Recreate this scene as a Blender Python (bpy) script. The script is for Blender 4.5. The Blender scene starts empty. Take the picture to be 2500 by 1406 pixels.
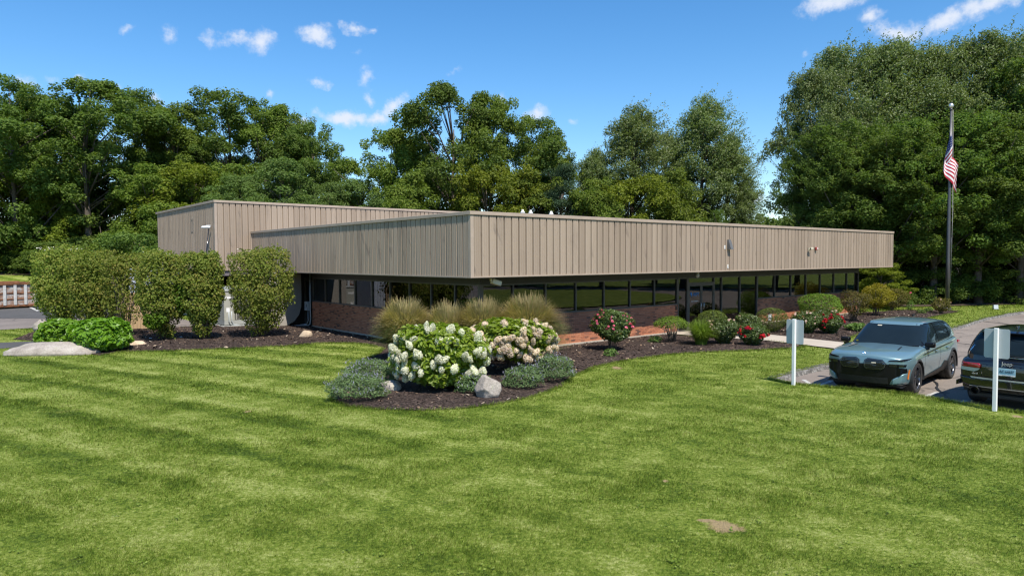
import bpy, bmesh, math, random
import numpy as np
from mathutils import Vector, Matrix, geometry
from mathutils.bvhtree import BVHTree

SC = bpy.context.scene
COL = SC.collection
R_ = math.radians

# ------------------------------------------------------------------ camera
cam = bpy.data.cameras.new('camera')
cam_o = bpy.data.objects.new('camera', cam)
COL.objects.link(cam_o)
cam.sensor_width = 36.0
cam.lens = 36.0 * 1723.8 / 2500.0
cam.clip_start = 0.1
cam.clip_end = 3000.0
cam_o.matrix_world = (Matrix.Translation((0, 0, 3.24)) @ Matrix.Rotation(math.pi / 2 - 0.0411, 4, 'X')
                      @ Matrix.Rotation(-0.0048, 4, 'Z'))
SC.camera = cam_o

# ------------------------------------------------------------------ sun, sky, exposure
SUN_TO = Vector((0.235, -0.503, 0.832)).normalized()      # towards the sun
SUN_EL = math.asin(SUN_TO.z)
SUN_AZ = math.atan2(SUN_TO.x, SUN_TO.y)
sun = bpy.data.lights.new('sun', 'SUN')
sun.energy = 4.5
sun.angle = R_(0.53)
sun.color = (1.0, 0.94, 0.84)
sun_o = bpy.data.objects.new('sun', sun)
COL.objects.link(sun_o)
sun_o.rotation_euler = (-SUN_TO).to_track_quat('-Z', 'Y').to_euler()
sun_o.location = (20, -30, 60)

SC.view_settings.view_transform = 'Standard'
SC.view_settings.look = 'None'
SC.view_settings.exposure = 0.56
SC.view_settings.gamma = 1.0
SC.view_settings.use_curve_mapping = False
SC.cycles.max_bounces = 8
SC.cycles.diffuse_bounces = 2
SC.cycles.glossy_bounces = 3
SC.cycles.transmission_bounces = 4
SC.cycles.transparent_max_bounces = 12
SC.cycles.caustics_reflective = False
SC.cycles.caustics_refractive = False
SC.cycles.sample_clamp_indirect = 4.0
SC.cycles.use_denoising = True
SC.cycles.denoiser = 'OPENIMAGEDENOISE'
SC.cycles.denoising_input_passes = 'RGB_ALBEDO_NORMAL'
SC.cycles.denoising_prefilter = 'ACCURATE'
SC.cycles.filter_width = 1.3

world = bpy.data.worlds.new('World')
SC.world = world
world.use_nodes = True
WN = world.node_tree.nodes
WL = world.node_tree.links
WN.clear()


def wn(t, **kw):
    n = WN.new(t)
    for k, v in kw.items():
        setattr(n, k, v)
    return n


def wmath(op, a, b=None, clamp=False):
    n = wn('ShaderNodeMath', operation=op, use_clamp=clamp)
    for i, s in enumerate((a, b)):
        if s is None:
            continue
        if isinstance(s, (int, float)):
            n.inputs[i].default_value = s
        else:
            WL.new(s, n.inputs[i])
    return n.outputs[0]


sky = wn('ShaderNodeTexSky', sky_type='NISHITA')
sky.sun_disc = False
sky.sun_elevation = SUN_EL
sky.sun_rotation = SUN_AZ
sky.altitude = 100
sky.air_density = 1.0
sky.dust_density = 0.25
sky.ozone_density = 3.0
hsv = wn('ShaderNodeHueSaturation')
hsv.inputs['Hue'].default_value = 0.5
hsv.inputs['Saturation'].default_value = 1.3
hsv.inputs['Value'].default_value = 1.0
WL.new(sky.outputs[0], hsv.inputs['Color'])
tc = wn('ShaderNodeTexCoord')
# fair-weather cumulus: each puff a direction in the sky, an angular size, a tilt and a density
PUFFS = [
    (-0.4523, 0.8485, 0.2747, 0.0126, 0.0073, 0.30, 0.55), (-0.4129, 0.8677, 0.2768, 0.0169, 0.0129, 0.20, 0.70), (-0.3692, 0.8875, 0.2758, 0.0183, 0.0132, -0.30, 0.65),
    (-0.3451, 0.8972, 0.2757, 0.0282, 0.0103, 0.00, 0.72), (-0.3156, 0.9082, 0.2748, 0.0270, 0.0177, 0.50, 1.15), (-0.2519, 0.9231, 0.2904, 0.0327, 0.0148, 0.00, 1.15),
    (-0.2052, 0.9320, 0.2988, 0.0203, 0.0085, -0.20, 0.85), (-0.1842, 0.9363, 0.2990, 0.0118, 0.0054, 0.30, 0.60), (-0.2486, 0.9408, 0.2305, 0.0173, 0.0092, 0.10, 0.70), (-0.1924, 0.9513, 0.2409, 0.0131, 0.0196, 0.10, 0.70),
    (-0.1927, 0.9569, 0.2173, 0.0099, 0.0093, 0.00, 0.70), (-0.2231, 0.9559, 0.1911, 0.0506, 0.0132, 0.00, 1.20), (-0.1623, 0.9646, 0.2079, 0.0344, 0.0133, 0.50, 1.05),
    (-0.1844, 0.9635, 0.1941, 0.0277, 0.0122, 0.30, 1.00), (-0.0134, 0.9773, 0.2116, 0.0135, 0.0202, 0.20, 0.90), (0.0349, 0.9799, 0.1963, 0.0203, 0.0158, 0.60, 0.90), (0.0855, 0.9788, 0.1864, 0.0124, 0.0079, 0.30, 0.50), (0.3309, 0.9405, 0.0766, 0.0196, 0.0109, 0.00, 1.10),
    (0.3884, 0.8682, 0.3088, 0.0471, 0.0188, 0.10, 1.20), (0.4316, 0.8549, 0.2880, 0.0195, 0.0147, -0.50, 0.95), (0.4615, 0.8464, 0.2659, 0.0412, 0.0155, -0.30, 1.15), (0.5004, 0.8231, 0.2685, 0.0447, 0.0169, 0.35, 1.20),
    (0.5375, 0.7952, 0.2807, 0.0590, 0.0173, 0.15, 1.25), (-0.5051, 0.8366, 0.2120, 0.0096, 0.0077, 0.30, 0.70), (-0.5291, 0.8219, 0.2108, 0.0104, 0.0052, 0.40, 0.50), (-0.4716, 0.8579, 0.2040, 0.0118, 0.0059, 0.00, 0.70),
    (-0.4376, 0.8779, 0.1946, 0.0111, 0.0081, 0.00, 0.70), (-0.2758, 0.9439, 0.1814, 0.0141, 0.0092, 0.00, 0.90), (-0.3123, 0.9256, 0.2139, 0.0074, 0.0085, 0.20, 0.60), (0.3696, 0.8928, 0.2573, 0.0072, 0.0046, 0.20, 0.55),
    (-0.5513, 0.8092, 0.2031, 0.0186, 0.0102, 0.00, 0.70), (-0.0760, 0.9646, 0.2524, 0.0111, 0.0055, 0.30, 0.35), (-0.2043, 0.9406, 0.2713, 0.0097, 0.0054, 0.20, 0.40),
]
# warp the direction a little so that the puffs get ragged, billowing rims
nz1 = wn('ShaderNodeTexNoise')
nz1.inputs['Scale'].default_value = 22.0
nz1.inputs['Detail'].default_value = 6.0
nz1.inputs['Roughness'].default_value = 0.6
WL.new(tc.outputs['Generated'], nz1.inputs['Vector'])
vsub = wn('ShaderNodeVectorMath', operation='SUBTRACT')
WL.new(nz1.outputs['Color'], vsub.inputs[0])
vsub.inputs[1].default_value = (.5, .5, .5)
vsc = wn('ShaderNodeVectorMath', operation='SCALE')
vsc.inputs['Scale'].default_value = 0.04
WL.new(vsub.outputs[0], vsc.inputs[0])
vadd = wn('ShaderNodeVectorMath', operation='ADD')
WL.new(tc.outputs['Generated'], vadd.inputs[0])
WL.new(vsc.outputs[0], vadd.inputs[1])
acc = None
accb = None
for (dx, dy, dz, rx, ry, rot, den) in PUFFS:
    d = Vector((dx, dy, dz)).normalized()
    e1 = d.cross(Vector((0, 0, 1))).normalized()
    e2 = e1.cross(d).normalized()
    f1 = e1 * math.cos(rot) + e2 * math.sin(rot)
    f2 = -e1 * math.sin(rot) + e2 * math.cos(rot)
    comps = []
    for fv, rr in ((f1, rx), (f2, ry)):
        n = wn('ShaderNodeVectorMath', operation='DOT_PRODUCT')
        WL.new(vadd.outputs[0], n.inputs[0])
        n.inputs[1].default_value = fv / rr
        comps.append(n.outputs['Value'])
    a = wmath('MULTIPLY', comps[0], comps[0])
    b = wmath('MULTIPLY', comps[1], comps[1])
    dd = wmath('SQRT', wmath('ADD', a, b))
    m = wmath('MULTIPLY', wmath('SUBTRACT', 1.0, dd, True), den)
    acc = m if acc is None else wmath('MAXIMUM', acc, m)
nz2 = wn('ShaderNodeTexNoise')
nz2.inputs['Scale'].default_value = 75.0
nz2.inputs['Detail'].default_value = 5.0
nz2.inputs['Roughness'].default_value = 0.65
WL.new(tc.outputs['Generated'], nz2.inputs['Vector'])
nzo = wmath('MULTIPLY', wmath('SUBTRACT', nz2.outputs['Fac'], 0.5), 1.35)
has = wmath('MINIMUM', wmath('MULTIPLY', acc, 6.0), 1.0)
cm = wn('ShaderNodeMapRange', interpolation_type='SMOOTHSTEP')
cm.inputs['From Min'].default_value = 0.03
cm.inputs['From Max'].default_value = 1.15
WL.new(wmath('ADD', acc, wmath('MULTIPLY', nzo, has)), cm.inputs['Value'])
cmask = wmath('MULTIPLY', cm.outputs[0], 0.93)
bg_s = wn('ShaderNodeBackground')
WL.new(hsv.outputs[0], bg_s.inputs['Color'])
bg_s.inputs['Strength'].default_value = 0.126
bg_c = wn('ShaderNodeBackground')
bg_c.inputs['Color'].default_value = (0.56, 0.60, 0.68, 1)
bg_c.inputs['Strength'].default_value = 1.0
mxs = wn('ShaderNodeMixShader')
WL.new(cmask, mxs.inputs[0])
WL.new(bg_s.outputs[0], mxs.inputs[1])
WL.new(bg_c.outputs[0], mxs.inputs[2])
wout = wn('ShaderNodeOutputWorld')
WL.new(mxs.outputs[0], wout.inputs[0])

# ------------------------------------------------------------------ object helpers


def link(o, parent=None):
    COL.objects.link(o)
    if parent is not None:
        o.parent = parent
    return o


def tag(o, label=None, cat=None, group=None, kind=None):
    if label:
        o['label'] = label
    if cat:
        o['category'] = cat
    if group:
        o['group'] = group
    if kind:
        o['kind'] = kind
    return o


def thing(name, label, cat, loc=(0, 0, 0), rz=0.0, group=None):
    o = bpy.data.objects.new(name, None)
    o.empty_display_size = 0.2
    if len(loc) == 2:
        loc = (loc[0], loc[1], 0)
    o.location = loc
    o.rotation_euler = (0, 0, rz)
    link(o)
    return tag(o, label, cat, group)


def part(name, me, parent=None, mat=None, loc=None, rot=None, scale=None):
    o = bpy.data.objects.new(name, me)
    if mat is not None and not me.materials:
        me.materials.append(mat)
    if loc is not None:
        o.location = loc
    if rot is not None:
        o.rotation_euler = rot
    if scale is not None:
        o.scale = (scale,) * 3 if isinstance(scale, (int, float)) else scale
    return link(o, parent)


def smooth(me, on=True):
    me.polygons.foreach_set('use_smooth', [on] * len(me.polygons))
    return me


def np_mesh(name, V, F, mat=None, sm=False):
    V = np.asarray(V, dtype=np.float32)
    F = np.asarray(F, dtype=np.int32)
    me = bpy.data.meshes.new(name)
    n, k = F.shape
    me.vertices.add(len(V))
    me.vertices.foreach_set('co', V.ravel())
    me.loops.add(n * k)
    me.loops.foreach_set('vertex_index', F.ravel())
    me.polygons.add(n)
    me.polygons.foreach_set('loop_start', np.arange(0, n * k, k, dtype=np.int32))
    me.polygons.foreach_set('use_smooth', np.full(n, sm))
    me.update(calc_edges=True)
    if mat is not None:
        me.materials.append(mat)
    return me


def py_mesh(name, V, F, mat=None, sm=False):
    me = bpy.data.meshes.new(name)
    me.from_pydata([tuple(v) for v in V], [], F)
    me.update()
    if sm:
        smooth(me)
    if mat is not None:
        me.materials.append(mat)
    return me


def bm_mesh(name, bm, mat=None, sm=False):
    me = bpy.data.meshes.new(name)
    bmesh.ops.recalc_face_normals(bm, faces=bm.faces)
    bm.to_mesh(me)
    bm.free()
    if sm:
        smooth(me)
    if mat is not None:
        me.materials.append(mat)
    return me


def add_box(bm, x0, x1, y0, y1, z0, z1, bev=0.0):
    r = bmesh.ops.create_cube(bm, size=1.0)
    vs = r['verts']
    for v in vs:
        v.co = Vector((x0 + (v.co.x + .5) * (x1 - x0), y0 + (v.co.y + .5) * (y1 - y0), z0 + (v.co.z + .5) * (z1 - z0)))
    if bev > 0:
        es = list({e for v in vs for e in v.link_edges})
        bmesh.ops.bevel(bm, geom=es, offset=bev, segments=1, affect='EDGES')


def box_mesh(name, x0, x1, y0, y1, z0, z1, mat=None, bev=0.0):
    bm = bmesh.new()
    add_box(bm, x0, x1, y0, y1, z0, z1, bev)
    return bm_mesh(name, bm, mat)


def boxes_mesh(name, lst, mat=None, bev=0.0):
    bm = bmesh.new()
    for b in lst:
        add_box(bm, *b, bev)
    return bm_mesh(name, bm, mat)


def tube_vf(pts, rad, sides=7, off=0):
    pts = [Vector(p) for p in pts]
    V, F = [], []
    n = len(pts)
    for i, p in enumerate(pts):
        t = (pts[min(i + 1, n - 1)] - pts[max(i - 1, 0)])
        if t.length < 1e-6:
            t = Vector((0, 0, 1))
        t.normalize()
        a = t.cross(Vector((0.13, 0.97, 0.21))).normalized()
        b = t.cross(a)
        r = rad[i] if hasattr(rad, '__len__') else rad
        for k in range(sides):
            an = 2 * math.pi * k / sides
            V.append(p + (a * math.cos(an) + b * math.sin(an)) * r)
    for i in range(n - 1):
        for k in range(sides):
            k2 = (k + 1) % sides
            F.append((off + i * sides + k, off + i * sides + k2, off + (i + 1) * sides + k2, off + (i + 1) * sides + k))
    return V, F


def tubes_mesh(name, lst, mat=None, sides=7, sm=True):
    V, F = [], []
    for pts, rad in lst:
        v, f = tube_vf(pts, rad, sides, len(V))
        V += v
        F += f
        n = len(pts)
        o = len(V) - n * sides
        F.append(tuple(reversed(range(o, o + sides))))
        F.append(tuple(range(o + (n - 1) * sides, o + n * sides)))
    return py_mesh(name, V, F, mat, sm)


def lathe_mesh(name, prof, mat=None, seg=20, axis='Z', sm=True):
    V, F = [], []
    n = len(prof)
    for k in range(seg):
        a = 2 * math.pi * k / seg
        for r, z in prof:
            p = (r * math.cos(a), r * math.sin(a), z)
            if axis == 'Y':
                p = (p[0], p[2], p[1])
            V.append(p)
    for k in range(seg):
        k2 = (k + 1) % seg
        for i in range(n - 1):
            F.append((k * n + i, k2 * n + i, k2 * n + i + 1, k * n + i + 1))
    return py_mesh(name, V, F, mat, sm)


def prism_mesh(name, poly, z0, z1, mat=None, bev=0):
    bm = bmesh.new()
    vs = [bm.verts.new((p[0], p[1], z0)) for p in poly]
    f = bm.faces.new(vs)
    r = bmesh.ops.extrude_face_region(bm, geom=[f])
    for v in r['geom']:
        if isinstance(v, bmesh.types.BMVert):
            v.co.z = z1
    if bev:
        bmesh.ops.bevel(bm, geom=list(bm.edges), offset=bev, segments=2, affect='EDGES')
    return bm_mesh(name, bm, mat)


def text_mesh(name, body, size, mat, extrude=0.003, shear=0.0, sx=1.0, align='CENTER'):
    cu = bpy.data.curves.new('tmp_text', 'FONT')
    cu.body = body
    cu.size = size
    cu.extrude = extrude
    cu.shear = shear
    cu.align_x = align
    cu.align_y = 'CENTER'
    cu.resolution_u = 3
    o = bpy.data.objects.new('tmp_text', cu)
    COL.objects.link(o)
    dg = bpy.context.evaluated_depsgraph_get()
    dg.update()
    me = bpy.data.meshes.new_from_object(o.evaluated_get(dg))
    bpy.data.objects.remove(o)
    bpy.data.curves.remove(cu)
    me.name = name
    if sx != 1.0:
        me.transform(Matrix.Diagonal((sx, 1, 1, 1)))
    me.materials.clear()
    me.materials.append(mat)
    return me


# ------------------------------------------------------------------ material helpers


def new_mat(name):
    m = bpy.data.materials.new(name)
    m.use_nodes = True
    nt = m.node_tree
    p = nt.nodes['Principled BSDF']
    return m, nt, p


def nd(nt, t, **kw):
    n = nt.nodes.new(t)
    for k, v in kw.items():
        setattr(n, k, v)
    return n


def ramp(nt, fac, stops, interp='LINEAR'):
    n = nt.nodes.new('ShaderNodeValToRGB')
    cr = n.color_ramp
    cr.interpolation = interp
    while len(cr.elements) < len(stops):
        cr.elements.new(0.5)
    for e, (p, c) in zip(cr.elements, stops):
        e.position = p
        e.color = (*c[:3], 1)
    if fac is not None:
        nt.links.new(fac, n.inputs[0])
    return n.outputs['Color']


def noise(nt, vec, scale, detail=3.0, rough=0.55, out='Fac'):
    n = nt.nodes.new('ShaderNodeTexNoise')
    n.inputs['Scale'].default_value = scale
    n.inputs['Detail'].default_value = detail
    n.inputs['Roughness'].default_value = rough
    if vec is not None:
        nt.links.new(vec, n.inputs['Vector'])
    return n.outputs[out]


def mixc(nt, fac, a, b, mode='MIX'):
    n = nt.nodes.new('ShaderNodeMix')
    n.data_type = 'RGBA'
    n.blend_type = mode
    for i, s in ((0, fac), (6, a), (7, b)):
        if s is None:
            continue
        if isinstance(s, (int, float)):
            n.inputs[i].default_value = s
        elif isinstance(s, tuple):
            n.inputs[i].default_value = (*s[:3], 1)
        else:
            nt.links.new(s, n.inputs[i])
    return n.outputs[2]


def mth(nt, op, a, b=None, c=None, clamp=False):
    n = nt.nodes.new('ShaderNodeMath')
    n.operation = op
    n.use_clamp = clamp
    for i, s in enumerate((a, b, c)):
        if s is None:
            continue
        if isinstance(s, (int, float)):
            n.inputs[i].default_value = s
        else:
            nt.links.new(s, n.inputs[i])
    return n.outputs[0]


def bump(nt, p, h, strength=0.4, dist=0.02):
    n = nt.nodes.new('ShaderNodeBump')
    n.inputs['Strength'].default_value = strength
    n.inputs['Distance'].default_value = dist
    nt.links.new(h, n.inputs['Height'])
    nt.links.new(n.outputs[0], p.inputs['Normal'])


def worldpos(nt):
    return nt.nodes.new('ShaderNodeNewGeometry').outputs['Position']


def objpos(nt):
    return nt.nodes.new('ShaderNodeTexCoord').outputs['Object']


def smat(name, c, rough=0.6, metal=0.0, var=0.12, scale=3.0, coat=0.0, spec=0.5, bmp=0.0, bscale=60.0, emit=None):
    """plain material whose colour wanders a little, with optional fine relief"""
    m, nt, p = new_mat(name)
    pos = objpos(nt)
    lo = tuple(x * (1 - var) for x in c)
    hi = tuple(min(1, x * (1 + var)) for x in c)
    col = ramp(nt, noise(nt, pos, scale, 4.0), [(.3, lo), (.7, hi)])
    nt.links.new(col, p.inputs['Base Color'])
    p.inputs['Roughness'].default_value = rough
    p.inputs['Metallic'].default_value = metal
    p.inputs['Coat Weight'].default_value = coat
    p.inputs['Coat Roughness'].default_value = 0.03
    p.inputs['Specular IOR Level'].default_value = spec
    if bmp:
        bump(nt, p, noise(nt, pos, bscale, 3.0), bmp, 0.01)
    return m


def leaf_mat(name, cols, trans=0.35, rough=0.55, spec=0.2, nscale=0.35, namp=0.55, comp=0.68):
    """foliage: every leaf takes its own shade, clumps drift between shades"""
    m, nt, p = new_mat(name)
    g = nt.nodes.new('ShaderNodeNewGeometry')
    rnd = g.outputs['Random Per Island']
    pos = g.outputs['Position']
    nz = noise(nt, pos, nscale, 2.0)
    oi = nt.nodes.new('ShaderNodeObjectInfo').outputs['Random']
    f = mth(nt, 'ADD', mth(nt, 'MULTIPLY', rnd, 1 - namp), mth(nt, 'MULTIPLY', nz, namp))
    f = mth(nt, 'ADD', .5, mth(nt, 'MULTIPLY', mth(nt, 'SUBTRACT', f, .5), comp))
    k = len(cols)
    col = ramp(nt, f, [(0.08 + 0.84 * i / (k - 1), c) for i, c in enumerate(cols)])
    val = mth(nt, 'ADD', 0.86, mth(nt, 'MULTIPLY', oi, 0.28))
    h = nt.nodes.new('ShaderNodeHueSaturation')
    nt.links.new(col, h.inputs['Color'])
    nt.links.new(val, h.inputs['Value'])
    hue = mth(nt, 'ADD', 0.492, mth(nt, 'MULTIPLY', oi, 0.016))
    nt.links.new(hue, h.inputs['Hue'])
    col = h.outputs[0]
    nt.links.new(col, p.inputs['Base Color'])
    p.inputs['Roughness'].default_value = rough
    p.inputs['Specular IOR Level'].default_value = spec
    tr = nt.nodes.new('ShaderNodeBsdfTranslucent')
    tcol = mixc(nt, 1.0, col, (1.15, 1.25, 0.55), 'MULTIPLY')
    nt.links.new(tcol, tr.inputs['Color'])
    mx = nt.nodes.new('ShaderNodeMixShader')
    mx.inputs[0].default_value = trans
    nt.links.new(p.outputs[0], mx.inputs[1])
    nt.links.new(tr.outputs[0], mx.inputs[2])
    nt.links.new(mx.outputs[0], nt.nodes['Material Output'].inputs['Surface'])
    return m

# ------------------------------------------------------------------ the site plan (metres; camera foot at 0,0)
BC = Vector((-1.2545, 21.7752))                 # front corner of the building's metal fascia
BYAW = 0.6895
BR = Vector((math.cos(BYAW), math.sin(BYAW)))   # along the entrance front
BL = Vector((-math.sin(BYAW), math.cos(BYAW)))  # along the side with the hedge


def bl(u, v):
    p = BC + BR * u + BL * v
    return (p.x, p.y)


FRONT_EDGE = [(6.75, 18.52), (7.10, 17.73), (7.83, 17.21), (8.75, 16.66), (9.18, 16.30), (9.53, 15.54),
              (9.97, 14.85), (10.38, 14.22), (14.2, 10.2), (19.0, 4.0), (30.0, -12.0), (40.0, -25.0)]
KERB = [(6.75, 18.52), (7.21, 19.03), (8.15, 19.97), (9.69, 21.33), (11.71, 23.37), (15.37, 27.22), (20.77, 32.75),
        (24.62, 36.82), (27.27, 39.09), (30.27, 41.33), (40.0, 49.0), (60.0, 60.0)]
LAWN_POLY = [(-95, -25)] + list(reversed(FRONT_EDGE))[0:] + KERB[1:] + [(60, 110), (-95, 110)]
BED_FRONT = [(-14.07, 24.08), (-13.87, 25.03), (-12.49, 25.20), (-10.54, 25.82), (-8.49, 26.48), (-7.33, 27.33), (-6.37, 27.30),
             (-5.44, 26.61), (-4.69, 25.49), (-4.59, 24.16), (-4.86, 21.89), (-4.70, 18.78), (-4.43, 17.04), (-4.12, 16.05),
             (-3.64, 15.50), (-2.85, 15.14), (-1.94, 14.99), (-1.08, 15.18), (-0.20, 15.72), (0.47, 16.41),
             (1.23, 17.71), (1.67, 19.25), (2.43, 20.91), (3.63, 22.31), (5.35, 23.60), (7.03, 24.16),
             (8.57, 24.54), (10.03, 25.16), (10.81, 25.73), (9.90, 27.44), (8.41, 28.36), bl(11.2, 1.6),
             bl(1.5, 1.5), bl(1.5, 18.5), bl(-2.2, 18.9), bl(-5.5, 19.6), bl(-8.2, 22.8), (-22.42, 33.49), (-20.72, 29.15), (-18.92, 28.35), (-17.09, 25.49), (-15.45, 24.76)]
BED_SIDE = [(10.58, 29.33), (12.51, 26.54), (13.46, 28.15), (15.15, 30.27), (18.01, 33.30), (23.27, 38.48), (25.86, 40.82),
            (26.66, 41.89), (26.10, 42.76), (23.79, 43.09), bl(28.6, 1.3), bl(13.0, 1.5), bl(13.0, -1.2)]
WALK = [(9.85, 27.31), (11.43, 24.77), (12.56, 26.53), (10.64, 29.49), (9.76, 30.52), bl(13.6, 1.4), bl(11.3, 1.4), (8.37, 28.22)]
YARD = [(-27.89, 31.72), (-24.15, 33.19), (-22.98, 34.32), bl(-8.2, 23.0), bl(-5.5, 19.7), bl(-2.3, 19.0), bl(-2.0, 31.0), (-28, 50.6), (-70, 50.6), (-70, 30)]
PATHSTRIP = [(-23.51, 27.45), (-20.39, 28.00), (-19.10, 28.50), (-17.99, 26.85), (-18.96, 26.02), (-21.40, 24.97)]


def sstep(a, b, x):
    t = np.clip((np.asarray(x, float) - a) / (b - a), 0, 1)
    return t * t * (3 - 2 * t)


def pip(x, y, poly):
    """points in polygon, vectorised"""
    x = np.asarray(x)
    y = np.asarray(y)
    ins = np.zeros(x.shape, bool)
    n = len(poly)
    for i in range(n):
        x1, y1 = poly[i][:2]
        x2, y2 = poly[(i + 1) % n][:2]
        if y1 == y2:
            continue
        c = ((y1 > y) != (y2 > y)) & (x < (x2 - x1) * (y - y1) / (y2 - y1) + x1)
        ins ^= c
    return ins


def dist_line(x, y, line):
    best = np.full(np.shape(x), 1e9)
    for (x1, y1), (x2, y2) in zip(line[:-1], line[1:]):
        dx, dy = x2 - x1, y2 - y1
        t = np.clip(((x - x1) * dx + (y - y1) * dy) / (dx * dx + dy * dy), 0, 1)
        best = np.minimum(best, np.hypot(x - x1 - t * dx, y - y1 - t * dy))
    return best


def hz(x, y):
    """height of the lawn: level, with a grassy bank behind the yard and a low berm along the parking edge"""
    x = np.asarray(x, float)
    y = np.asarray(y, float)
    z = 2.0 * sstep(51.5, 64.0, y) * sstep(-13.0, -24.0, x)
    z = z + 0.05 * np.exp(-dist_line(x, y, FRONT_EDGE) / 1.2)
    z = z + 0.012 * np.sin(x * .55 + 1.3) * np.sin(y * .43)
    return z


def cdt_sheet(name, poly, zf, mat, step=1.2, jitter=0.35, seed=1):
    rg = np.random.default_rng(seed)
    P = np.array([p[:2] for p in poly])
    x0, y0 = P.min(0)
    x1, y1 = P.max(0)
    gx, gy = np.meshgrid(np.arange(x0, x1, step), np.arange(y0, y1, step))
    gx = gx.ravel() + rg.uniform(-1, 1, gx.size) * step * jitter
    gy = gy.ravel() + rg.uniform(-1, 1, gy.size) * step * jitter
    k = pip(gx, gy, poly) & (dist_line(gx, gy, list(poly) + [poly[0]]) > step * .3)
    pts = [Vector((float(a), float(b))) for a, b in P] + [Vector((float(a), float(b))) for a, b in zip(gx[k], gy[k])]
    n = len(P)
    r = geometry.delaunay_2d_cdt(pts, [], [list(range(n))], 1, 1e-4)
    co = np.array([(v.x, v.y) for v in r[0]])
    z = zf(co[:, 0], co[:, 1])
    return py_mesh(name, np.column_stack([co, z]), [tuple(f) for f in r[2]], mat, True)


# ---- grass colour, shared by the turf sheet and the blades growing on it


def grass_color(nt, pos):
    sep = nt.nodes.new('ShaderNodeSeparateXYZ')
    nt.links.new(pos, sep.inputs[0])
    X, Y = sep.outputs[0], sep.outputs[1]
    along = mth(nt, 'SUBTRACT', mth(nt, 'MULTIPLY', X, 0.857), mth(nt, 'MULTIPLY', Y, 0.515))
    across = mth(nt, 'ADD', mth(nt, 'MULTIPLY', X, 0.515), mth(nt, 'MULTIPLY', Y, 0.857))
    warp = mth(nt, 'MULTIPLY', mth(nt, 'SUBTRACT', noise(nt, pos, 0.5, 3.0), 0.5), 0.45)
    s = mth(nt, 'ADD', across, warp)
    ph = mth(nt, 'MULTIPLY', mth(nt, 'SUBTRACT', s, 8.2), math.pi / 0.92)
    # each mower pass, sheen of leaning blades painted as colour: a pale streak beside a narrower dark one, broken up along its length
    st = mth(nt, 'ADD', mth(nt, 'SINE', ph), mth(nt, 'MULTIPLY', mth(nt, 'SINE', mth(nt, 'ADD', mth(nt, 'MULTIPLY', ph, 2.0), .9)), .6))
    brk = mth(nt, 'MULTIPLY', noise(nt, pos, 0.8, 3.0), 1.9)
    st = mth(nt, 'MAXIMUM', mth(nt, 'MULTIPLY', st, brk), -.9)
    mr = nt.nodes.new('ShaderNodeMapRange')
    mr.interpolation_type = 'SMOOTHSTEP'
    mr.inputs['From Min'].default_value = 2.0
    mr.inputs['From Max'].default_value = -4.5
    mr.inputs['To Min'].default_value = 0.02
    mr.inputs['To Max'].default_value = 0.155
    nt.links.new(X, mr.inputs['Value'])
    mry = nt.nodes.new('ShaderNodeMapRange')
    mry.inputs['From Min'].default_value = 8.5
    mry.inputs['From Max'].default_value = 12.5
    mry.inputs['To Min'].default_value = 0.35
    nt.links.new(Y, mry.inputs['Value'])
    stripe = mth(nt, 'MULTIPLY', mth(nt, 'MULTIPLY', st, mr.outputs[0]), mry.outputs[0])
    cv = nt.nodes.new('ShaderNodeCombineXYZ')
    nt.links.new(mth(nt, 'MULTIPLY', along, 0.42), cv.inputs[0])
    nt.links.new(across, cv.inputs[1])
    v2 = cv.outputs[0]
    big = mth(nt, 'MULTIPLY', mth(nt, 'SUBTRACT', noise(nt, pos, 0.38, 4.0, .6), 0.5), 0.55)
    mid = mth(nt, 'MULTIPLY', mth(nt, 'SUBTRACT', noise(nt, v2, 2.4, 5.0, .7), 0.5), .8)
    patch = mth(nt, 'MULTIPLY', mth(nt, 'SUBTRACT', noise(nt, pos, 2.0, 6.0, .74), 0.5), 1.0)
    fin = mth(nt, 'MULTIPLY', mth(nt, 'SUBTRACT', noise(nt, pos, 16.0, 4.0, .8), 0.5), 1.35)
    t = mth(nt, 'ADD', mth(nt, 'ADD', mth(nt, 'ADD', 0.5, stripe), mth(nt, 'ADD', big, patch)), mth(nt, 'ADD', mid, fin))
    t = mth(nt, 'ADD', .51, mth(nt, 'MULTIPLY', mth(nt, 'SUBTRACT', t, .5), 1.2))
    col = ramp(nt, t, [(0.10, GRASS[0]), (.40, GRASS[1]), (.62, GRASS[2]), (.98, GRASS[3])])
    dry = nt.nodes.new('ShaderNodeMapRange')
    dry.interpolation_type = 'SMOOTHSTEP'
    dry.inputs['From Min'].default_value = 0.57
    dry.inputs['From Max'].default_value = 0.85
    dry.inputs['To Max'].default_value = 0.45
    nt.links.new(noise(nt, pos, 1.3, 6.0, .66), dry.inputs['Value'])
    col = mixc(nt, dry.outputs[0], col, GRASS[4])
    # worn spots where the soil shows through thin turf
    wn_ = mth(nt, 'MULTIPLY', mth(nt, 'SUBTRACT', noise(nt, pos, 5.0, 5.0, .75), 0.5), 2.6)
    for (cx_, cy_, rx, ry) in BARE:
        a = mth(nt, 'DIVIDE', mth(nt, 'SUBTRACT', X, cx_), rx)
        b = mth(nt, 'DIVIDE', mth(nt, 'SUBTRACT', Y, cy_), ry)
        d = mth(nt, 'SQRT', mth(nt, 'ADD', mth(nt, 'MULTIPLY', a, a), mth(nt, 'MULTIPLY', b, b)))
        mk = nt.nodes.new('ShaderNodeMapRange')
        mk.inputs['From Min'].default_value = 1.1
        mk.inputs['From Max'].default_value = 0.75
        nt.links.new(mth(nt, 'ADD', d, wn_), mk.inputs['Value'])
        col = mixc(nt, mth(nt, 'MULTIPLY', mk.outputs[0], .85), col, (.36, .255, .15))
    return col


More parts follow.
